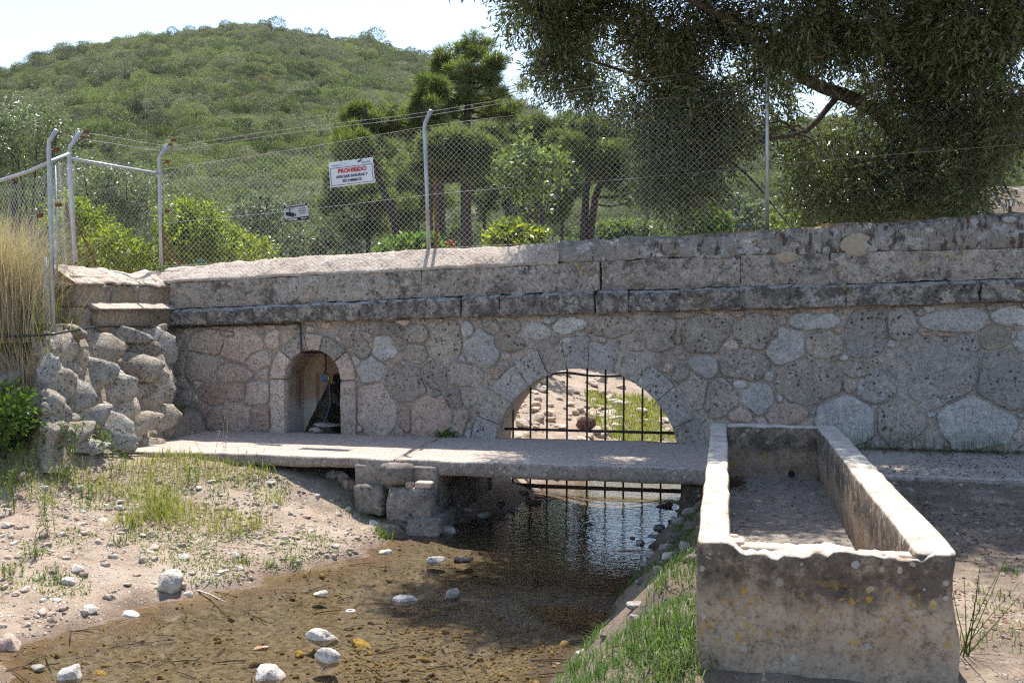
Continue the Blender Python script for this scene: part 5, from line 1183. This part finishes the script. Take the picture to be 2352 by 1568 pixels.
# ------------------------------------------------------------------ scrub woodland on the hill (far, uncountable)
BUSHES = bpy.data.collections.new('hill_shrub_kinds')
for k in range(6):
    r = np.random.default_rng(900 + k); nb = r.integers(5, 9)
    BB = [(r.normal(0, .42), r.normal(0, .42), r.uniform(.15, .75), r.uniform(.3, .5), r.uniform(.3, .5), r.uniform(.22, .4), 1) for _ in range(nb)]
    p, u = in_blobs(BB, 5200, r, .5); d = unit(u + r.normal(0, .6, u.shape)); v, q = leaf_quads(p, d, r.uniform(.03, .075, 5200), r.uniform(.025, .05, 5200), r)
    o = bpy.data.objects.new('hill_shrub', mk_mesh('hill_shrub', v, q, MAQ2 if k in (1, 4) else MAQ1)); BUSHES.objects.link(o)
r = np.random.default_rng(77); pts = []; scl = []; rot = []
rad = 36.0
while rad < 262:
    s = 1.2 + rad * .0058; dr = s * .62; n = int(1.28 * rad / (s * .62)); a = np.sort(r.uniform(-.93, .36, n)); rd = rad + r.uniform(-dr, dr, n)
    z = hill_h(rd, a, True); keep = rd < ridge(a) + 8; keep &= vnoise(np.stack([rd * np.sin(a) * .11, rd * np.cos(a) * .11, 0 * a], 1), 91) > -.62
    # dirt track on the slope seen under the olive
    keep &= ~((np.abs(a - .075 - (rd - 60) * .0008) < .006) & (rd < 150))
    for aa, d_, zz in zip(a[keep], rd[keep], z[keep]):
        pts.append((d_ * math.sin(aa), d_ * math.cos(aa), zz - .1)); q_ = s * r.uniform(.6, 1.25) * (1.35 if r.random() < .08 else 1); scl.append((q_ * r.uniform(.85, 1.2), q_ * r.uniform(.85, 1.2), q_ * r.uniform(.75, 1.25))); rot.append((0, 0, r.uniform(0, 6.28)))
    rad += dr
me = bpy.data.meshes.new('hill_woodland'); me.vertices.add(len(pts)); me.vertices.foreach_set('co', np.array(pts, np.float32).ravel())
for nm, dat in (('scl', scl), ('rot', rot)):
    at_ = me.attributes.new(nm, 'FLOAT_VECTOR', 'POINT'); at_.data.foreach_set('vector', np.array(dat, np.float32).ravel())
me.update(); wood = obj('hill_woodland', me); tag(wood, 'dense green scrub woodland covering the hillside', 'woodland', None, 'stuff')
ng = bpy.data.node_groups.new('scatter_shrubs', 'GeometryNodeTree')
ng.interface.new_socket('Geometry', in_out='INPUT', socket_type='NodeSocketGeometry'); ng.interface.new_socket('Geometry', in_out='OUTPUT', socket_type='NodeSocketGeometry')
gi = ng.nodes.new('NodeGroupInput'); go = ng.nodes.new('NodeGroupOutput'); m2p = ng.nodes.new('GeometryNodeMeshToPoints'); iop = ng.nodes.new('GeometryNodeInstanceOnPoints'); ci = ng.nodes.new('GeometryNodeCollectionInfo')
ci.inputs['Collection'].default_value = BUSHES; ci.inputs['Separate Children'].default_value = True; ci.inputs['Reset Children'].default_value = True; iop.inputs['Pick Instance'].default_value = True
for nm, sock in (('scl', 'Scale'), ('rot', 'Rotation')):
    na = ng.nodes.new('GeometryNodeInputNamedAttribute'); na.data_type = 'FLOAT_VECTOR'; na.inputs['Name'].default_value = nm; ng.links.new(na.outputs['Attribute'], iop.inputs[sock])
rv = ng.nodes.new('FunctionNodeRandomValue'); rv.data_type = 'INT'; rv.inputs['Min'].default_value = 0; rv.inputs['Max'].default_value = 5
for i_ in rv.inputs:
    if i_.type == 'INT' and i_.name == 'Max': i_.default_value = 5
    if i_.type == 'INT' and i_.name == 'Min': i_.default_value = 0
ro = [o for o in rv.outputs if o.type == 'INT' and o.enabled] or [o for o in rv.outputs if o.type == 'INT']
L = ng.links.new; L(gi.outputs[0], m2p.inputs[0]); L(m2p.outputs[0], iop.inputs['Points']); L(ci.outputs[0], iop.inputs['Instance']); L(ro[0], iop.inputs['Instance Index']); L(iop.outputs[0], go.inputs[0])
wood.modifiers.new('scatter', 'NODES').node_group = ng

# ------------------------------------------------------------------ stones on the banks and in the stream
def hit(x, y):
    """where the photo's pixel meets the ground"""
    d = ray(x, y); t = np.linspace(2, 26, 1200); p = ORG + t[:, None] * d; h = ground_h(p[:, 0], p[:, 1]); k = np.argmax(p[:, 2] < h); return p[k]
SH = [mk_mesh('stone_shape', *rock(1000 + k, 3, 9, .28), None, True) for k in range(10)]
SH_MAT = {}
def place(nm, label, cat, c, size, mat, k, group=None, sink=.3, rot=None, rr=None):
    key = (k % 10, mat.name)
    if key not in SH_MAT: m_ = SH[k % 10].copy(); m_.materials.append(mat); SH_MAT[key] = m_
    o = bpy.data.objects.new(nm, SH_MAT[key]); COL.objects.link(o); a, b, h_ = size
    o.scale = (a, b, h_); o.location = (c[0], c[1], c[2] + h_ * (1 - 2 * sink) * .7); rr = rr or rs; o.rotation_euler = rot or (rr.normal(0, .12), rr.normal(0, .12), rr.uniform(0, 6.28)); return tag(o, label, cat, group)
def prock(x, y, w, label, mat, k, ht=.65, group=None, nm='rock', depth=.8, sink=.28, onw=None):
    c = hit(x, y); m = mpp(c[1], x); a = w * m / 2 * 1.15
    if c[2] < WZ and mat is not OCHRE: c = atz(x, y, WZ - .02)
    return place(nm, label, 'rock', c, (a, a * depth, a * ht), mat, k, group, sink, (rs.normal(0, .1), rs.normal(0, .1), rs.uniform(-.6, .6)))
SR = [(165,1560,52,'blocky white rock standing in the shallow stream',WROCK,0,1.0,1.0),(615,1560,74,'big white rock with an ochre flank in the shallow stream',WROCK,1,.75,.8),(750,1522,62,'pointed white wedge rock above ochre stream stones',WROCK,2,.8,.6),(733,1468,68,'rounded white rock with algae stained foot in the stream',WROCK,3,.5,.7),
 (932,1382,54,'broad low white rock at the edge of the shaded pool',WROCK,4,.5,.6),(1037,1374,38,'dark pitted rock half in the tree shade in the stream',GROCK,5,.8,.8),(735,1368,28,'little white rock alone in the brown stream water',WROCK,6,.6,.8),(825,1484,48,'flat ochre stone lying just under the stream water',OCHRE,7,.35,.7),
 (686,1508,24,'small upright ochre stone in the stream',OCHRE,8,.9,.8),(600,1490,34,'flat orange stone under the stream water',BRICK,9,.3,.6),(228,1548,40,'ochre slab stone under the water beside the white block',OCHRE,1,.3,.6),(84,1538,38,'grey and ochre stone poking from the brown water',GROCK,2,.5,.8),
 (22,1490,66,'pinkish brown boulder on the stream bank edge',PINK,3,.75,.8),(305,1418,48,'flat white stone lying on the waterline',WROCK,4,.45,.8),(388,1352,62,'notched white rock resting on the gravel bank',WROCK,5,1.0,.8),(430,1372,30,'pale stone undercut by the stream below the notched rock',WROCK,6,.8,.8),
 (1000,1292,40,'wedge of grey white rock in the sunlit water near the pier',WROCK,7,.5,.7),(1062,1288,44,'dark wet stone beside the grey white wedge',DROCK,8,.35,.6),(885,1272,28,'small white stone by the grass tuft at the pier foot',WROCK,9,.6,.8),(1462,1392,44,'flat grey stone on the grassy right bank',GROCK,0,.4,.7),
 (1470,1252,26,'pale grey stone standing in the blue reflection',GROCK,1,.9,.8),(1452,1240,14,'tiny dark stone standing in the blue reflection',DROCK,2,.9,.8),(1355,1208,30,'flat dark stone breaking the blue rippled water',DROCK,3,.35,.6),(1520,1168,52,'mossy dark stones spit under the right end of the slab',DROCK,5,.25,.5),
 (175,1312,30,'rounded pale stone standing proud on the gravel bank',WROCK,7,.7,.9),(420,1282,34,'flat whitish stone on the bank above the notched rock',WROCK,8,.4,.8),(1245,1530,20,'small dark wet stone in the shallows near the grass bank',DROCK,4,.5,.8),(1275,1528,22,'red brown wet stone in the shallows near the grass bank',PINK,5,.5,.8),(1335,1500,26,'pale wet stone at the muddy shallows',WROCK,6,.5,.8),
 (1390,1465,26,'dark wet stone below the grassy bank',DROCK,7,.5,.8),(1310,1475,24,'round black wet stone in the shaded shallows',DROCK,8,.5,.8)]
for x, y, w, l, mt, k, ht, dp in SR: prock(x, y, w, l, mt, k, ht, None, 'rock', dp)
# ring-shaped white shell fragment
v, f = tube_f([atz(805, 1403, WZ + .012) + (.03 * math.cos(t), .03 * math.sin(t), 0) for t in np.linspace(0, 6.283, 15)], .011, 7); solo('shell_ring', v, f, WROCK, 'white ring shaped shell or pot fragment in the stream', 'shell', smooth=True)
# stones at the foot of the pier, under the slab and at the right edge
for i, (x, y, w) in enumerate(((942,1212,56),(1010,1198,40),(985,1216,24),(1052,1200,40),(1030,1222,52),(1110,1186,34),(1150,1196,22),(1070,1172,28),(1180,1176,30),(1225,1158,34),(1205,1132,30),(1238,1120,26),(1150,1160,26),(1100,1150,26))):
    prock(x, y, w, 'grey stone piled at the foot of the pier under the slab', GROCK if i % 3 else DROCK, i, .5, 'stones at the pier foot', 'stone')
for i, (x, y, w) in enumerate(((762,1098,30),(785,1102,34),(805,1118,36))): prock(x, y, w, 'brown angular stone wedged in the gap under the slab', PINK if i == 2 else GROCK, i + 2, .9, 'stones wedged under the slab', 'stone')
for i, (x, y, w) in enumerate(((1552,1240,46),(1512,1216,30),(1535,1262,40),(1575,1262,40),(1590,1215,44),(1500,1236,26),(1560,1200,36),(1540,1285,56),(1585,1290,40),(1495,1275,30),(1515,1310,30),(1580,1180,34),(1470,1340,26),(1455,1420,22),(1480,1300,24))):
    prock(x, y, w, 'grey stone heaped along the water edge beside the trough', GROCK if i % 4 else DROCK, i + 4, .6, 'stones along the water edge beside the trough', 'stone')
# countable stones on the sunlit bank
r = np.random.default_rng(5); n = 0
while n < 170:
    x, y = r.uniform(0, 900), r.uniform(1085, 1440); c = hit(x, y)
    if c[2] < WZ + .03 or c[2] > .02 or c[1] > 10.0: continue
    s = r.uniform(.022, .055) * (1.5 if r.random() < .1 else 1)
    place('stone', 'pale limestone stone lying on the sunlit gravel bank', 'stone', c, (s, s * r.uniform(.6, 1), s * r.uniform(.45, .8)), (WROCK, RUBB, RUBB, PINK)[r.integers(0, 4)], int(r.integers(0, 10)), 'stones on the sunlit gravel bank', .3, None, r); n += 1
# rubble behind the grate
n = 0
while n < 230:
    X, Y = r.uniform(-5.2, 1.0), 13.4 + 7.5 * r.random() ** 1.3; z = gz(X, Y)
    if z < WZ + .02: continue
    q_ = ((X, Y, z) - ORG); dx = CX + F * (q_ @ RGT) / (q_ @ FWD)
    if not 1120 < dx < 1590: continue
    if dx > 1420 and r.random() < .6: continue
    s = r.uniform(.06, .17); place('rubble_stone', 'broken cream limestone rubble on the bank behind the grate', 'stone', (X, Y, z), (s, s * r.uniform(.55, 1), s * r.uniform(.4, .75)), RUBB, int(r.integers(0, 10)), 'rubble behind the grate', .3, None, r); n += 1
prock(1345, 985, 46, 'dark red brown weathered stump of rock behind the grate', REDR, 2, .9, None, 'rock')

# gravel, stream pebbles and litter: nobody could count them
SM = [rock(1100 + k, 1, 6, .25) for k in range(8)]
def stuff(nm, label, cat, v, q, mat, smooth=True):
    o = obj(nm, mk_mesh(nm, v, q, mat, smooth)); return tag(o, label, cat, None, 'stuff')
def sc_pts(n, xr_, yr_, ok, r):
    X = r.uniform(*xr_, n); Y = r.uniform(*yr_, n); Z = ground_h(X, Y); k = ok(X, Y, Z); return np.stack([X[k], Y[k], Z[k]], 1)
def dens(X, Y, sc, s, lo): return vnoise(np.stack([X * sc, Y * sc, 0 * X], 1), s) > lo
r = np.random.default_rng(15)
p = sc_pts(26000, (-8, -2.4), (4.5, 10.1), lambda X, Y, Z: (Z > WZ + .01), r)
p2 = sc_pts(2600, (-.9, 5.2), (3.6, 10.1), lambda X, Y, Z: (Z > WZ + .02) & ~((X > -.15) & (X < 1.08)), r)
p3 = sc_pts(2600, (-5, 1.5), (13.3, 19), lambda X, Y, Z: (Z > WZ), r)
p = np.concatenate([p, p2, p3]); s = r.gamma(1.9, .0056, len(p)) + .004; s[-len(p3):] *= 2.2
kk = vnoise(np.stack([p[:, 0] * 1.9, p[:, 1] * 1.9, 0 * s], 1), 61) + .6 * vnoise(np.stack([p[:, 0] * 6, p[:, 1] * 6, 0 * s], 1), 62) > -.25 + .5 * r.normal(0, .5, len(p)); p, s = p[kk], s[kk]; p[:, 2] -= s * .25
v, q = scatter(SM, p, r.uniform(0, 6.28, (len(p), 3)), s[:, None] * r.uniform(.7, 1.3, (len(p), 3)) * (1, 1, .7)); stuff('gravel', 'loose pale gravel strewn over the banks', 'gravel', v, q, GRAV)
p = sc_pts(16000, (-5.3, -.4), (4.2, 10), lambda X, Y, Z: (Z < WZ - .005) & ((r.random(len(X)) < .25 + .75 * (X > -2.6) * (Y < 8.3))), r)
s = r.gamma(2.2, .0042, len(p)) + .003
v, q = scatter(SM, p, r.uniform(0, 6.28, (len(p), 3)), s[:, None] * r.uniform(.7, 1.4, (len(p), 3)) * (1, 1, .5)); stuff('stream_pebbles', 'ochre and brown pebbles on the stream bed', 'pebbles', v, q, PEB)
# dead leaves: on the ground right of the trough, inside the trough, on the slab
def litter(n, gen, L=.035):
    P_ = gen(n); m = len(P_); d = np.stack([r.normal(size=m), r.normal(size=m), r.normal(0, .18, m)], 1); n_ = unit(np.stack([r.normal(0, .25, m), r.normal(0, .25, m), np.ones(m)], 1)); d = unit(d - (d * n_).sum(1, keepdims=True) * n_)
    s_ = np.cross(d, n_); l = L * r.uniform(.5, 1.2, m)[:, None]; w_ = l * .28
    v = np.stack([P_, P_ + d * l * .5 + s_ * w_, P_ + d * l, P_ + d * l * .5 - s_ * w_], 1).reshape(-1, 3) + (0, 0, .006); return v, np.arange(m * 4).reshape(m, 4)
def g_right(n):
    X = r.uniform(1.1, 5.5, n); Y = r.uniform(5.2, 12.05, n); k = dens(X, Y, 1.6, 4, -.25 + .0); X, Y = X[k], Y[k]; Z = ground_h(X, Y); Z = np.where(Y > SY + .03, .004, Z); return np.stack([X, Y, Z], 1)
v1, q1 = litter(9000, g_right)
def g_wallfoot(n): X = r.uniform(1.0, 5.5, n); Y = 12.03 - np.abs(r.normal(0, .14, n)); return np.stack([X, Y, .006 + 0 * X + r.random(n) * .02], 1)
v2, q2_ = litter(2200, g_wallfoot)
v, q = np.concatenate([v1, v2]), np.concatenate([q1, q2_ + len(v1)]); stuff('leaf_litter', 'dry brown olive leaves strewn right of the trough', 'leaves', v, q, LITT, False)
def g_tr(n):
    k = r.random(n); a = r.normal(size=(n, 2)); X = np.where(k < .55, .42 + a[:, 0] * .14, np.where(k < .75, .72 + a[:, 0] * .06, np.where(k < .9, .12 + a[:, 0] * .05, r.uniform(.06, .82, n)))); Y = np.where(k < .55, 6.0 + a[:, 1] * .3 - (X - .42) * 1.2, np.where(k < .75, 5.9 + a[:, 1] * .35, np.where(k < .9, 9.1 + a[:, 1] * .18, r.uniform(5, 9.3, n))))
    X = np.clip(X, .06, .83); Y = np.clip(Y, 4.9, 9.4); return np.stack([X, Y, .05 + r.random(n) * .02], 1)
v, q = litter(3000, g_tr, .03); stuff('trough_litter', 'dead leaves gathered on the trough floor', 'leaves', v, q, LITT, False)
# twigs and weed threads on the stream bed
mb = MB()
for _ in range(240):
    x, y = r.uniform(-4.6, -.9), r.uniform(4.6, 9.2); z = gz(x, y)
    if z > WZ: continue
    a = r.uniform(0, 3.14); l = r.uniform(.04, .16); c = np.array([x, y, z + .012]); d = np.array([math.cos(a), math.sin(a), 0]) * l; mb.add(*tube([c - d, c + d * .1 + (0, 0, .006), c + d], r.uniform(.0015, .004), 4))
v, f = mb.get(); stuff('bed_twigs', 'dark twigs and straw lying on the stream bed', 'twigs', v, f, BARK)
for (x, y, l, a, lab) in ((590, 1000, .0, 0, None), (1440, 1272, .26, .25, 'bleached stick lying at the edge of the dark pool'), (480, 1375, .3, -.6, 'thin dry stalk reaching into the stream from the bank')):
    if not l: continue
    c = hit(x, y) + (0, 0, .03); d = np.array([math.cos(a), math.sin(a), .02]) * l; v, f = tube_f([c - d, c + (0, 0, .01), c + d], [.009, .008, .004], 6); solo('stick', v, f, DRYST if 'DRYST' in globals() else RUBB, lab, 'stick', smooth=True)

# ------------------------------------------------------------------ grass and weeds
def blades(pos, hgt, wd, r, lean=.35, curl=.5):
    n = len(pos); a = r.uniform(0, 6.283, n); h_ = np.broadcast_to(hgt, (n,)) * r.uniform(.6, 1.25, n); ln = h_ * np.abs(r.normal(lean, lean * .6, n)); d = np.stack([np.cos(a), np.sin(a), 0 * a], 1); s = np.stack([-np.sin(a), np.cos(a), 0 * a], 1) * (np.broadcast_to(wd, (n,)) * r.uniform(.7, 1.3, n))[:, None] * .5
    m = pos + d * (ln * .35)[:, None] + np.array([0, 0, 1.0]) * (h_ * .6)[:, None]; t = pos + d * ln[:, None] + np.array([0, 0, 1.0]) * (h_ * (1 - curl * .35 * np.clip(ln / h_, 0, 1.5)))[:, None]
    v = np.stack([pos - s, pos + s, m + s * .8, m - s * .8, t + s * .12, t - s * .12], 1).reshape(-1, 3); b = np.arange(n)[:, None] * 6
    q = np.concatenate([b + [0, 1, 2, 3], b + [3, 2, 4, 5]]); return v, q
def field(nm, label, n, xr_, yr_, ok, hgt, wd, mat, lean=.4, cat='grass'):
    p = sc_pts(n, xr_, yr_, ok, r); v, q = blades(p - (0, 0, .005), hgt, wd, r, lean); return stuff(nm, label, cat, v, q, mat, False)
field('bank_grass', 'thin fresh green grass sprouting over the left bank', 42000, (-8.3, -2.5), (4.6, 10.2), lambda X, Y, Z: (Z > WZ + .03) & (vnoise(np.stack([X * 2.3, Y * 2.3, 0 * X], 1), 33) + .5 * vnoise(np.stack([X * 7, Y * 7, 0 * X], 1), 34) > .16), .034, .008, GRASS, 1.0)
field('crest_grass', 'taller yellow green grass along the crest of the left bank', 6500, (-8.2, -4.4), (8.4, 10.15), lambda X, Y, Z: (vnoise(np.stack([X * 1.7, Y * 1.7, 0 * X], 1), 41) > -.05 + .35 * (Y < 8.9)), .15, .0055, YELG, .6)
field('pool_edge_grass', 'lush green grass on the slope left of the trough', 15000, (-1.2, -.1), (3.6, 9.4), lambda X, Y, Z: (Z > WZ + .08 + .05 * vnoise(np.stack([X * 5, Y * 5, 0 * X], 1), 4)) & (vnoise(np.stack([X * 3, Y * 2, 0 * X], 1), 8) > -.35 + .5 * (Y > 8)), .065, .005, DGRASS, .8)
field('right_grass', 'sparse green grass tufts right of the trough', 9000, (1.0, 5.0), (4.2, 9.8), lambda X, Y, Z: (vnoise(np.stack([X * 2.6, Y * 2.6, 0 * X], 1), 55) > .42), .06, .005, DGRASS, .6)
field('far_bank_grass', 'bright grass on the bank beyond the grate', 26000, (-3.6, 1.5), (13.6, 20), lambda X, Y, Z: (Z > WZ) & (X > -2.6 + (19 - Y) * .16) & (vnoise(np.stack([X * 1.3, Y * 1.3, 0 * X], 1), 65) > -.2), .13, .012, YELG, .6)
field('wall_foot_grass', 'wispy green grass along the foot of the wall', 420, (1.0, 4.5), (11.92, 12.02), lambda X, Y, Z: (vnoise(np.stack([X * 1.5, 0 * X, 0 * X], 1), 3) > -.1), .3, .004, DGRASS, .2)
def clump(nm, label, cat, x, y, n, hgt, wd, spread, mat, lean=.5, p=None, group=None):
    c = hit(x, y) if p is None else np.array(p); a = r.normal(0, spread, (n, 2)); pos = np.stack([c[0] + a[:, 0], c[1] + a[:, 1], np.full(n, c[2] - .005)], 1)
    if p is None: pos[:, 2] = ground_h(pos[:, 0], pos[:, 1]) - .005
    v, q = blades(pos, hgt, wd, r, lean); return solo(nm, v, q, mat, label, cat, group)
for (x, y, n, hg, sp, mt, l) in ((370,1180,170,.3,.13,YELG,'big yellow green grass tussock on the left bank'),(300,1205,90,.16,.1,YELG,'low yellow green grass clump left of the big tussock'),(620,1155,60,.18,.1,YELG,'loose grass clump on gravel below the slab edge'),(880,1236,70,.12,.05,GRASS,'small bright grass tuft on the bank at the pier'),(830,1175,40,.08,.04,GRASS,'broad green weed at the pier base'),
        (675,1292,60,.06,.05,GRASS,'low green tuft near the stream edge'),(560,1290,60,.07,.06,GRASS,'short green tuft above the stream edge'),(620,1300,50,.05,.05,GRASS,'flat green patch by the stream edge'),(130,1335,60,.06,.05,DGRASS,'dark green rosette on the lower gravel bank'),(270,1250,50,.08,.06,DGRASS,'green rosette beside the pale stones'),(1500,1500,160,.12,.1,DGRASS,'thick grass clump on the slope beside the trough'),(1560,1470,160,.14,.1,DGRASS,'tall grass against the trough side'),(1540,1545,120,.12,.09,PALEG,'pale leafy weed patch at the trough corner')):
    clump('grass_clump', l, 'grass', x, y, n, hg, .007, sp, mt, .7)
def weed(nm, label, x, y, stems, hgt, mat, sp=.06, leafL=.03, leafw=.006, nl=26, p=None, lean=.12):
    c = hit(x, y) if p is None else np.array(p); root = thing(nm, label, 'weed', tuple(c)); mb = MB(); lp = []; ld = []
    for _ in range(stems):
        b = c + (r.normal(0, sp), r.normal(0, sp), -.01); t = b + (r.normal(0, lean * hgt), r.normal(0, lean * hgt), hgt * r.uniform(.65, 1.1)); pts = curve([b, (b + t) / 2 + r.normal(0, .01, 3), t], 8); mb.add(*tube(pts, np.linspace(.0035, .0012, len(pts)), 4))
        s_ = r.uniform(.1, 1, nl); lp.append(np.stack([np.interp(s_, np.linspace(0, 1, len(pts)), pts[:, k]) for k in range(3)], 1)); d = r.normal(size=(nl, 3)); d[:, 2] = np.abs(d[:, 2]) * .6 + .3; ld.append(d)
    v, f = mb.get(); mobj('stem', v, f, mat, root); lp = np.concatenate(lp); v, q = leaf_quads(lp, np.concatenate(ld), leafL * r.uniform(.6, 1.3, len(lp)), leafw * r.uniform(.7, 1.3, len(lp)), r); mobj('leaves', v, q, mat, root); return root
weed('feathery_weed', 'tall feathery green weed on the far left of the bank', 45, 1130, 7, .42, GRASS, .12, .04, .006, 40)
weed('feathery_weed', 'upright feathery weed behind the gravel patch', 100, 1225, 5, .36, GRASS, .05, .04, .006, 44)
weed('feathery_weed', 'grey green bushy weed low on the pale gravel', 80, 1285, 7, .18, PALEG, .03, .035, .006, 30)
weed('feathery_weed', 'slim green weed stems rising before the slab edge', 565, 1075, 5, .22, GRASS, .1, .025, .005, 30)
for x, y, hg, l in ((20, 1180, .4, 'feathery weed at the left end of the gravel bank'), (140, 1120, .26, 'short feathery weed above the pale gravel'), (190, 1150, .2, 'low feathery weed beside the yellow grass'), (60, 1075, .34, 'feathery weed below the green bush'), (270, 1085, .24, 'feathery weed behind the big tussock'), (450, 1110, .2, 'thin weed between tussock and slab'), (20, 1330, .14, 'small bushy weed on the lower left gravel')):
    weed('feathery_weed', l, x, y, 6, hg, GRASS if x % 40 else PALEG, .07, .04, .007, 34)
weed('leafy_weed', 'leafy green weed growing at the corner of the boulder footing', 408, 1000, 5, .42, GREENL, .05, .05, .022, 26, p=(*atz(408, 1000, 0)[:2], 0.0))
weed('leafy_weed', 'broad leafy weed against the boulders left of the slab', 150, 1045, 9, .36, GREENL, .14, .06, .02, 26)
weed('leafy_weed', 'green weed spray below the boulder footing', 215, 1040, 8, .3, PALEG, .12, .05, .016, 26)
weed('leafy_weed', 'small dark leafy plant in the joint at the wall foot', 1030, 1000, 6, .09, DGRASS, .03, .05, .03, 9, p=(at(1030, 1000, WY - .06)[0], WY - .06, .0))
weed('leafy_weed', 'tiny fern like plant at the wall foot beside the niche', 1010, 996, 5, .1, GRASS, .02, .03, .01, 14, p=(at(1008, 1000, WY - .06)[0], WY - .06, .0))
weed('seed_grass', 'tall grass stems with brown seed heads before the slab', 500, 1060, 4, .48, DRYG, .07, .03, .006, 12, lean=.25)
weed('seed_grass', 'pale seed head stem in front of the trough', 1750, 1566, 2, .16, DRYG, .01, .02, .008, 16, p=(.18, 4.5, -.06))
weed('wiry_weed', 'wiry green weed leaning out from behind the trough corner', 2240, 1420, 9, .5, GRASS, .03, .03, .004, 8, p=(1.13, 5.1, -.05), lean=.5)
weed('leafy_weed', 'white budded weed at the near trough corner', 1575, 1545, 6, .2, PALEG, .05, .03, .012, 16)
shrub('green_bush', 'green leafy bush in the shade beside the boulder footing', 'bush', 8.9, [(20,950,45,40),(45,1000,45,36),(0,1000,50,50),(-30,960,50,60)], GREENL, 91, 900, .07, .03, zb=.0)
# tall dry grass on the left bank
for i, (x, y, Y, n, hg, sp, l) in enumerate(((15, 640, 9.6, 1000, 1.2, .2, 'tall straw coloured dry grass beside the left fence post'), (62, 700, 9.5, 350, .75, .09, 'dry tan grass leaning at the foot of the fence post'), (-30, 620, 9.7, 900, 1.35, .25, 'tall dry grass mass at the left end of the fence'))):
    c = at(x, 775, Y); c[2] = gz(c[0], c[1]) - .02; clump('dry_grass', l, 'grass', 0, 0, n * 2, hg, .0055, sp, DRYG, .42, p=c)
c = at(50, 775, 9.7); c[2] = gz(c[0], c[1]); clump('yellow_grass', 'yellow green grass growing through the dry grass', 'grass', 0, 0, 200, .6, .012, .25, YELG, .4, p=c)
# dark rocks in the earth bank below the post
for i, (x, y, w) in enumerate(((60,850,70),(30,800,60),(90,790,50),(20,880,60),(80,900,56),(60,960,60))): prock(x, y, w, 'dark rock bedded in the shaded earth bank below the post', GROCK if i % 2 else DROCK, i + 3, .7, 'rocks in the shaded earth bank', 'rock')
# black hose lying in the weeds at the left end of the slab
pts = curve([hit(150, 1048) + (0, 0, .03), hit(240, 1050) + (0, 0, .035), hit(330, 1046) + (0, 0, .03)], 14); v, f = tube_f(pts, .012, 7); solo('ground_hose', v, f, BLACKP, 'black hose lying in the weeds at the left end of the slab', 'hose', smooth=True)

# ------------------------------------------------------------------ thin summer haze
hz = bpy.data.materials.new('haze'); hz.use_nodes = True; ht = hz.node_tree; ht.nodes.clear()
pv = ht.nodes.new('ShaderNodeVolumePrincipled'); pv.inputs['Color'].default_value = (.86, .92, 1.0, 1); pv.inputs['Density'].default_value = .00014; pv.inputs['Anisotropy'].default_value = .2
ho = ht.nodes.new('ShaderNodeOutputMaterial'); ht.links.new(pv.outputs[0], ho.inputs['Volume'])
v, q = box(-4100, 4100, -4100, 4100, -12, 90); o = obj('haze', mk_mesh('haze', v, q, hz)); tag(o, 'thin pale summer haze over the valley', 'haze', None, 'stuff')
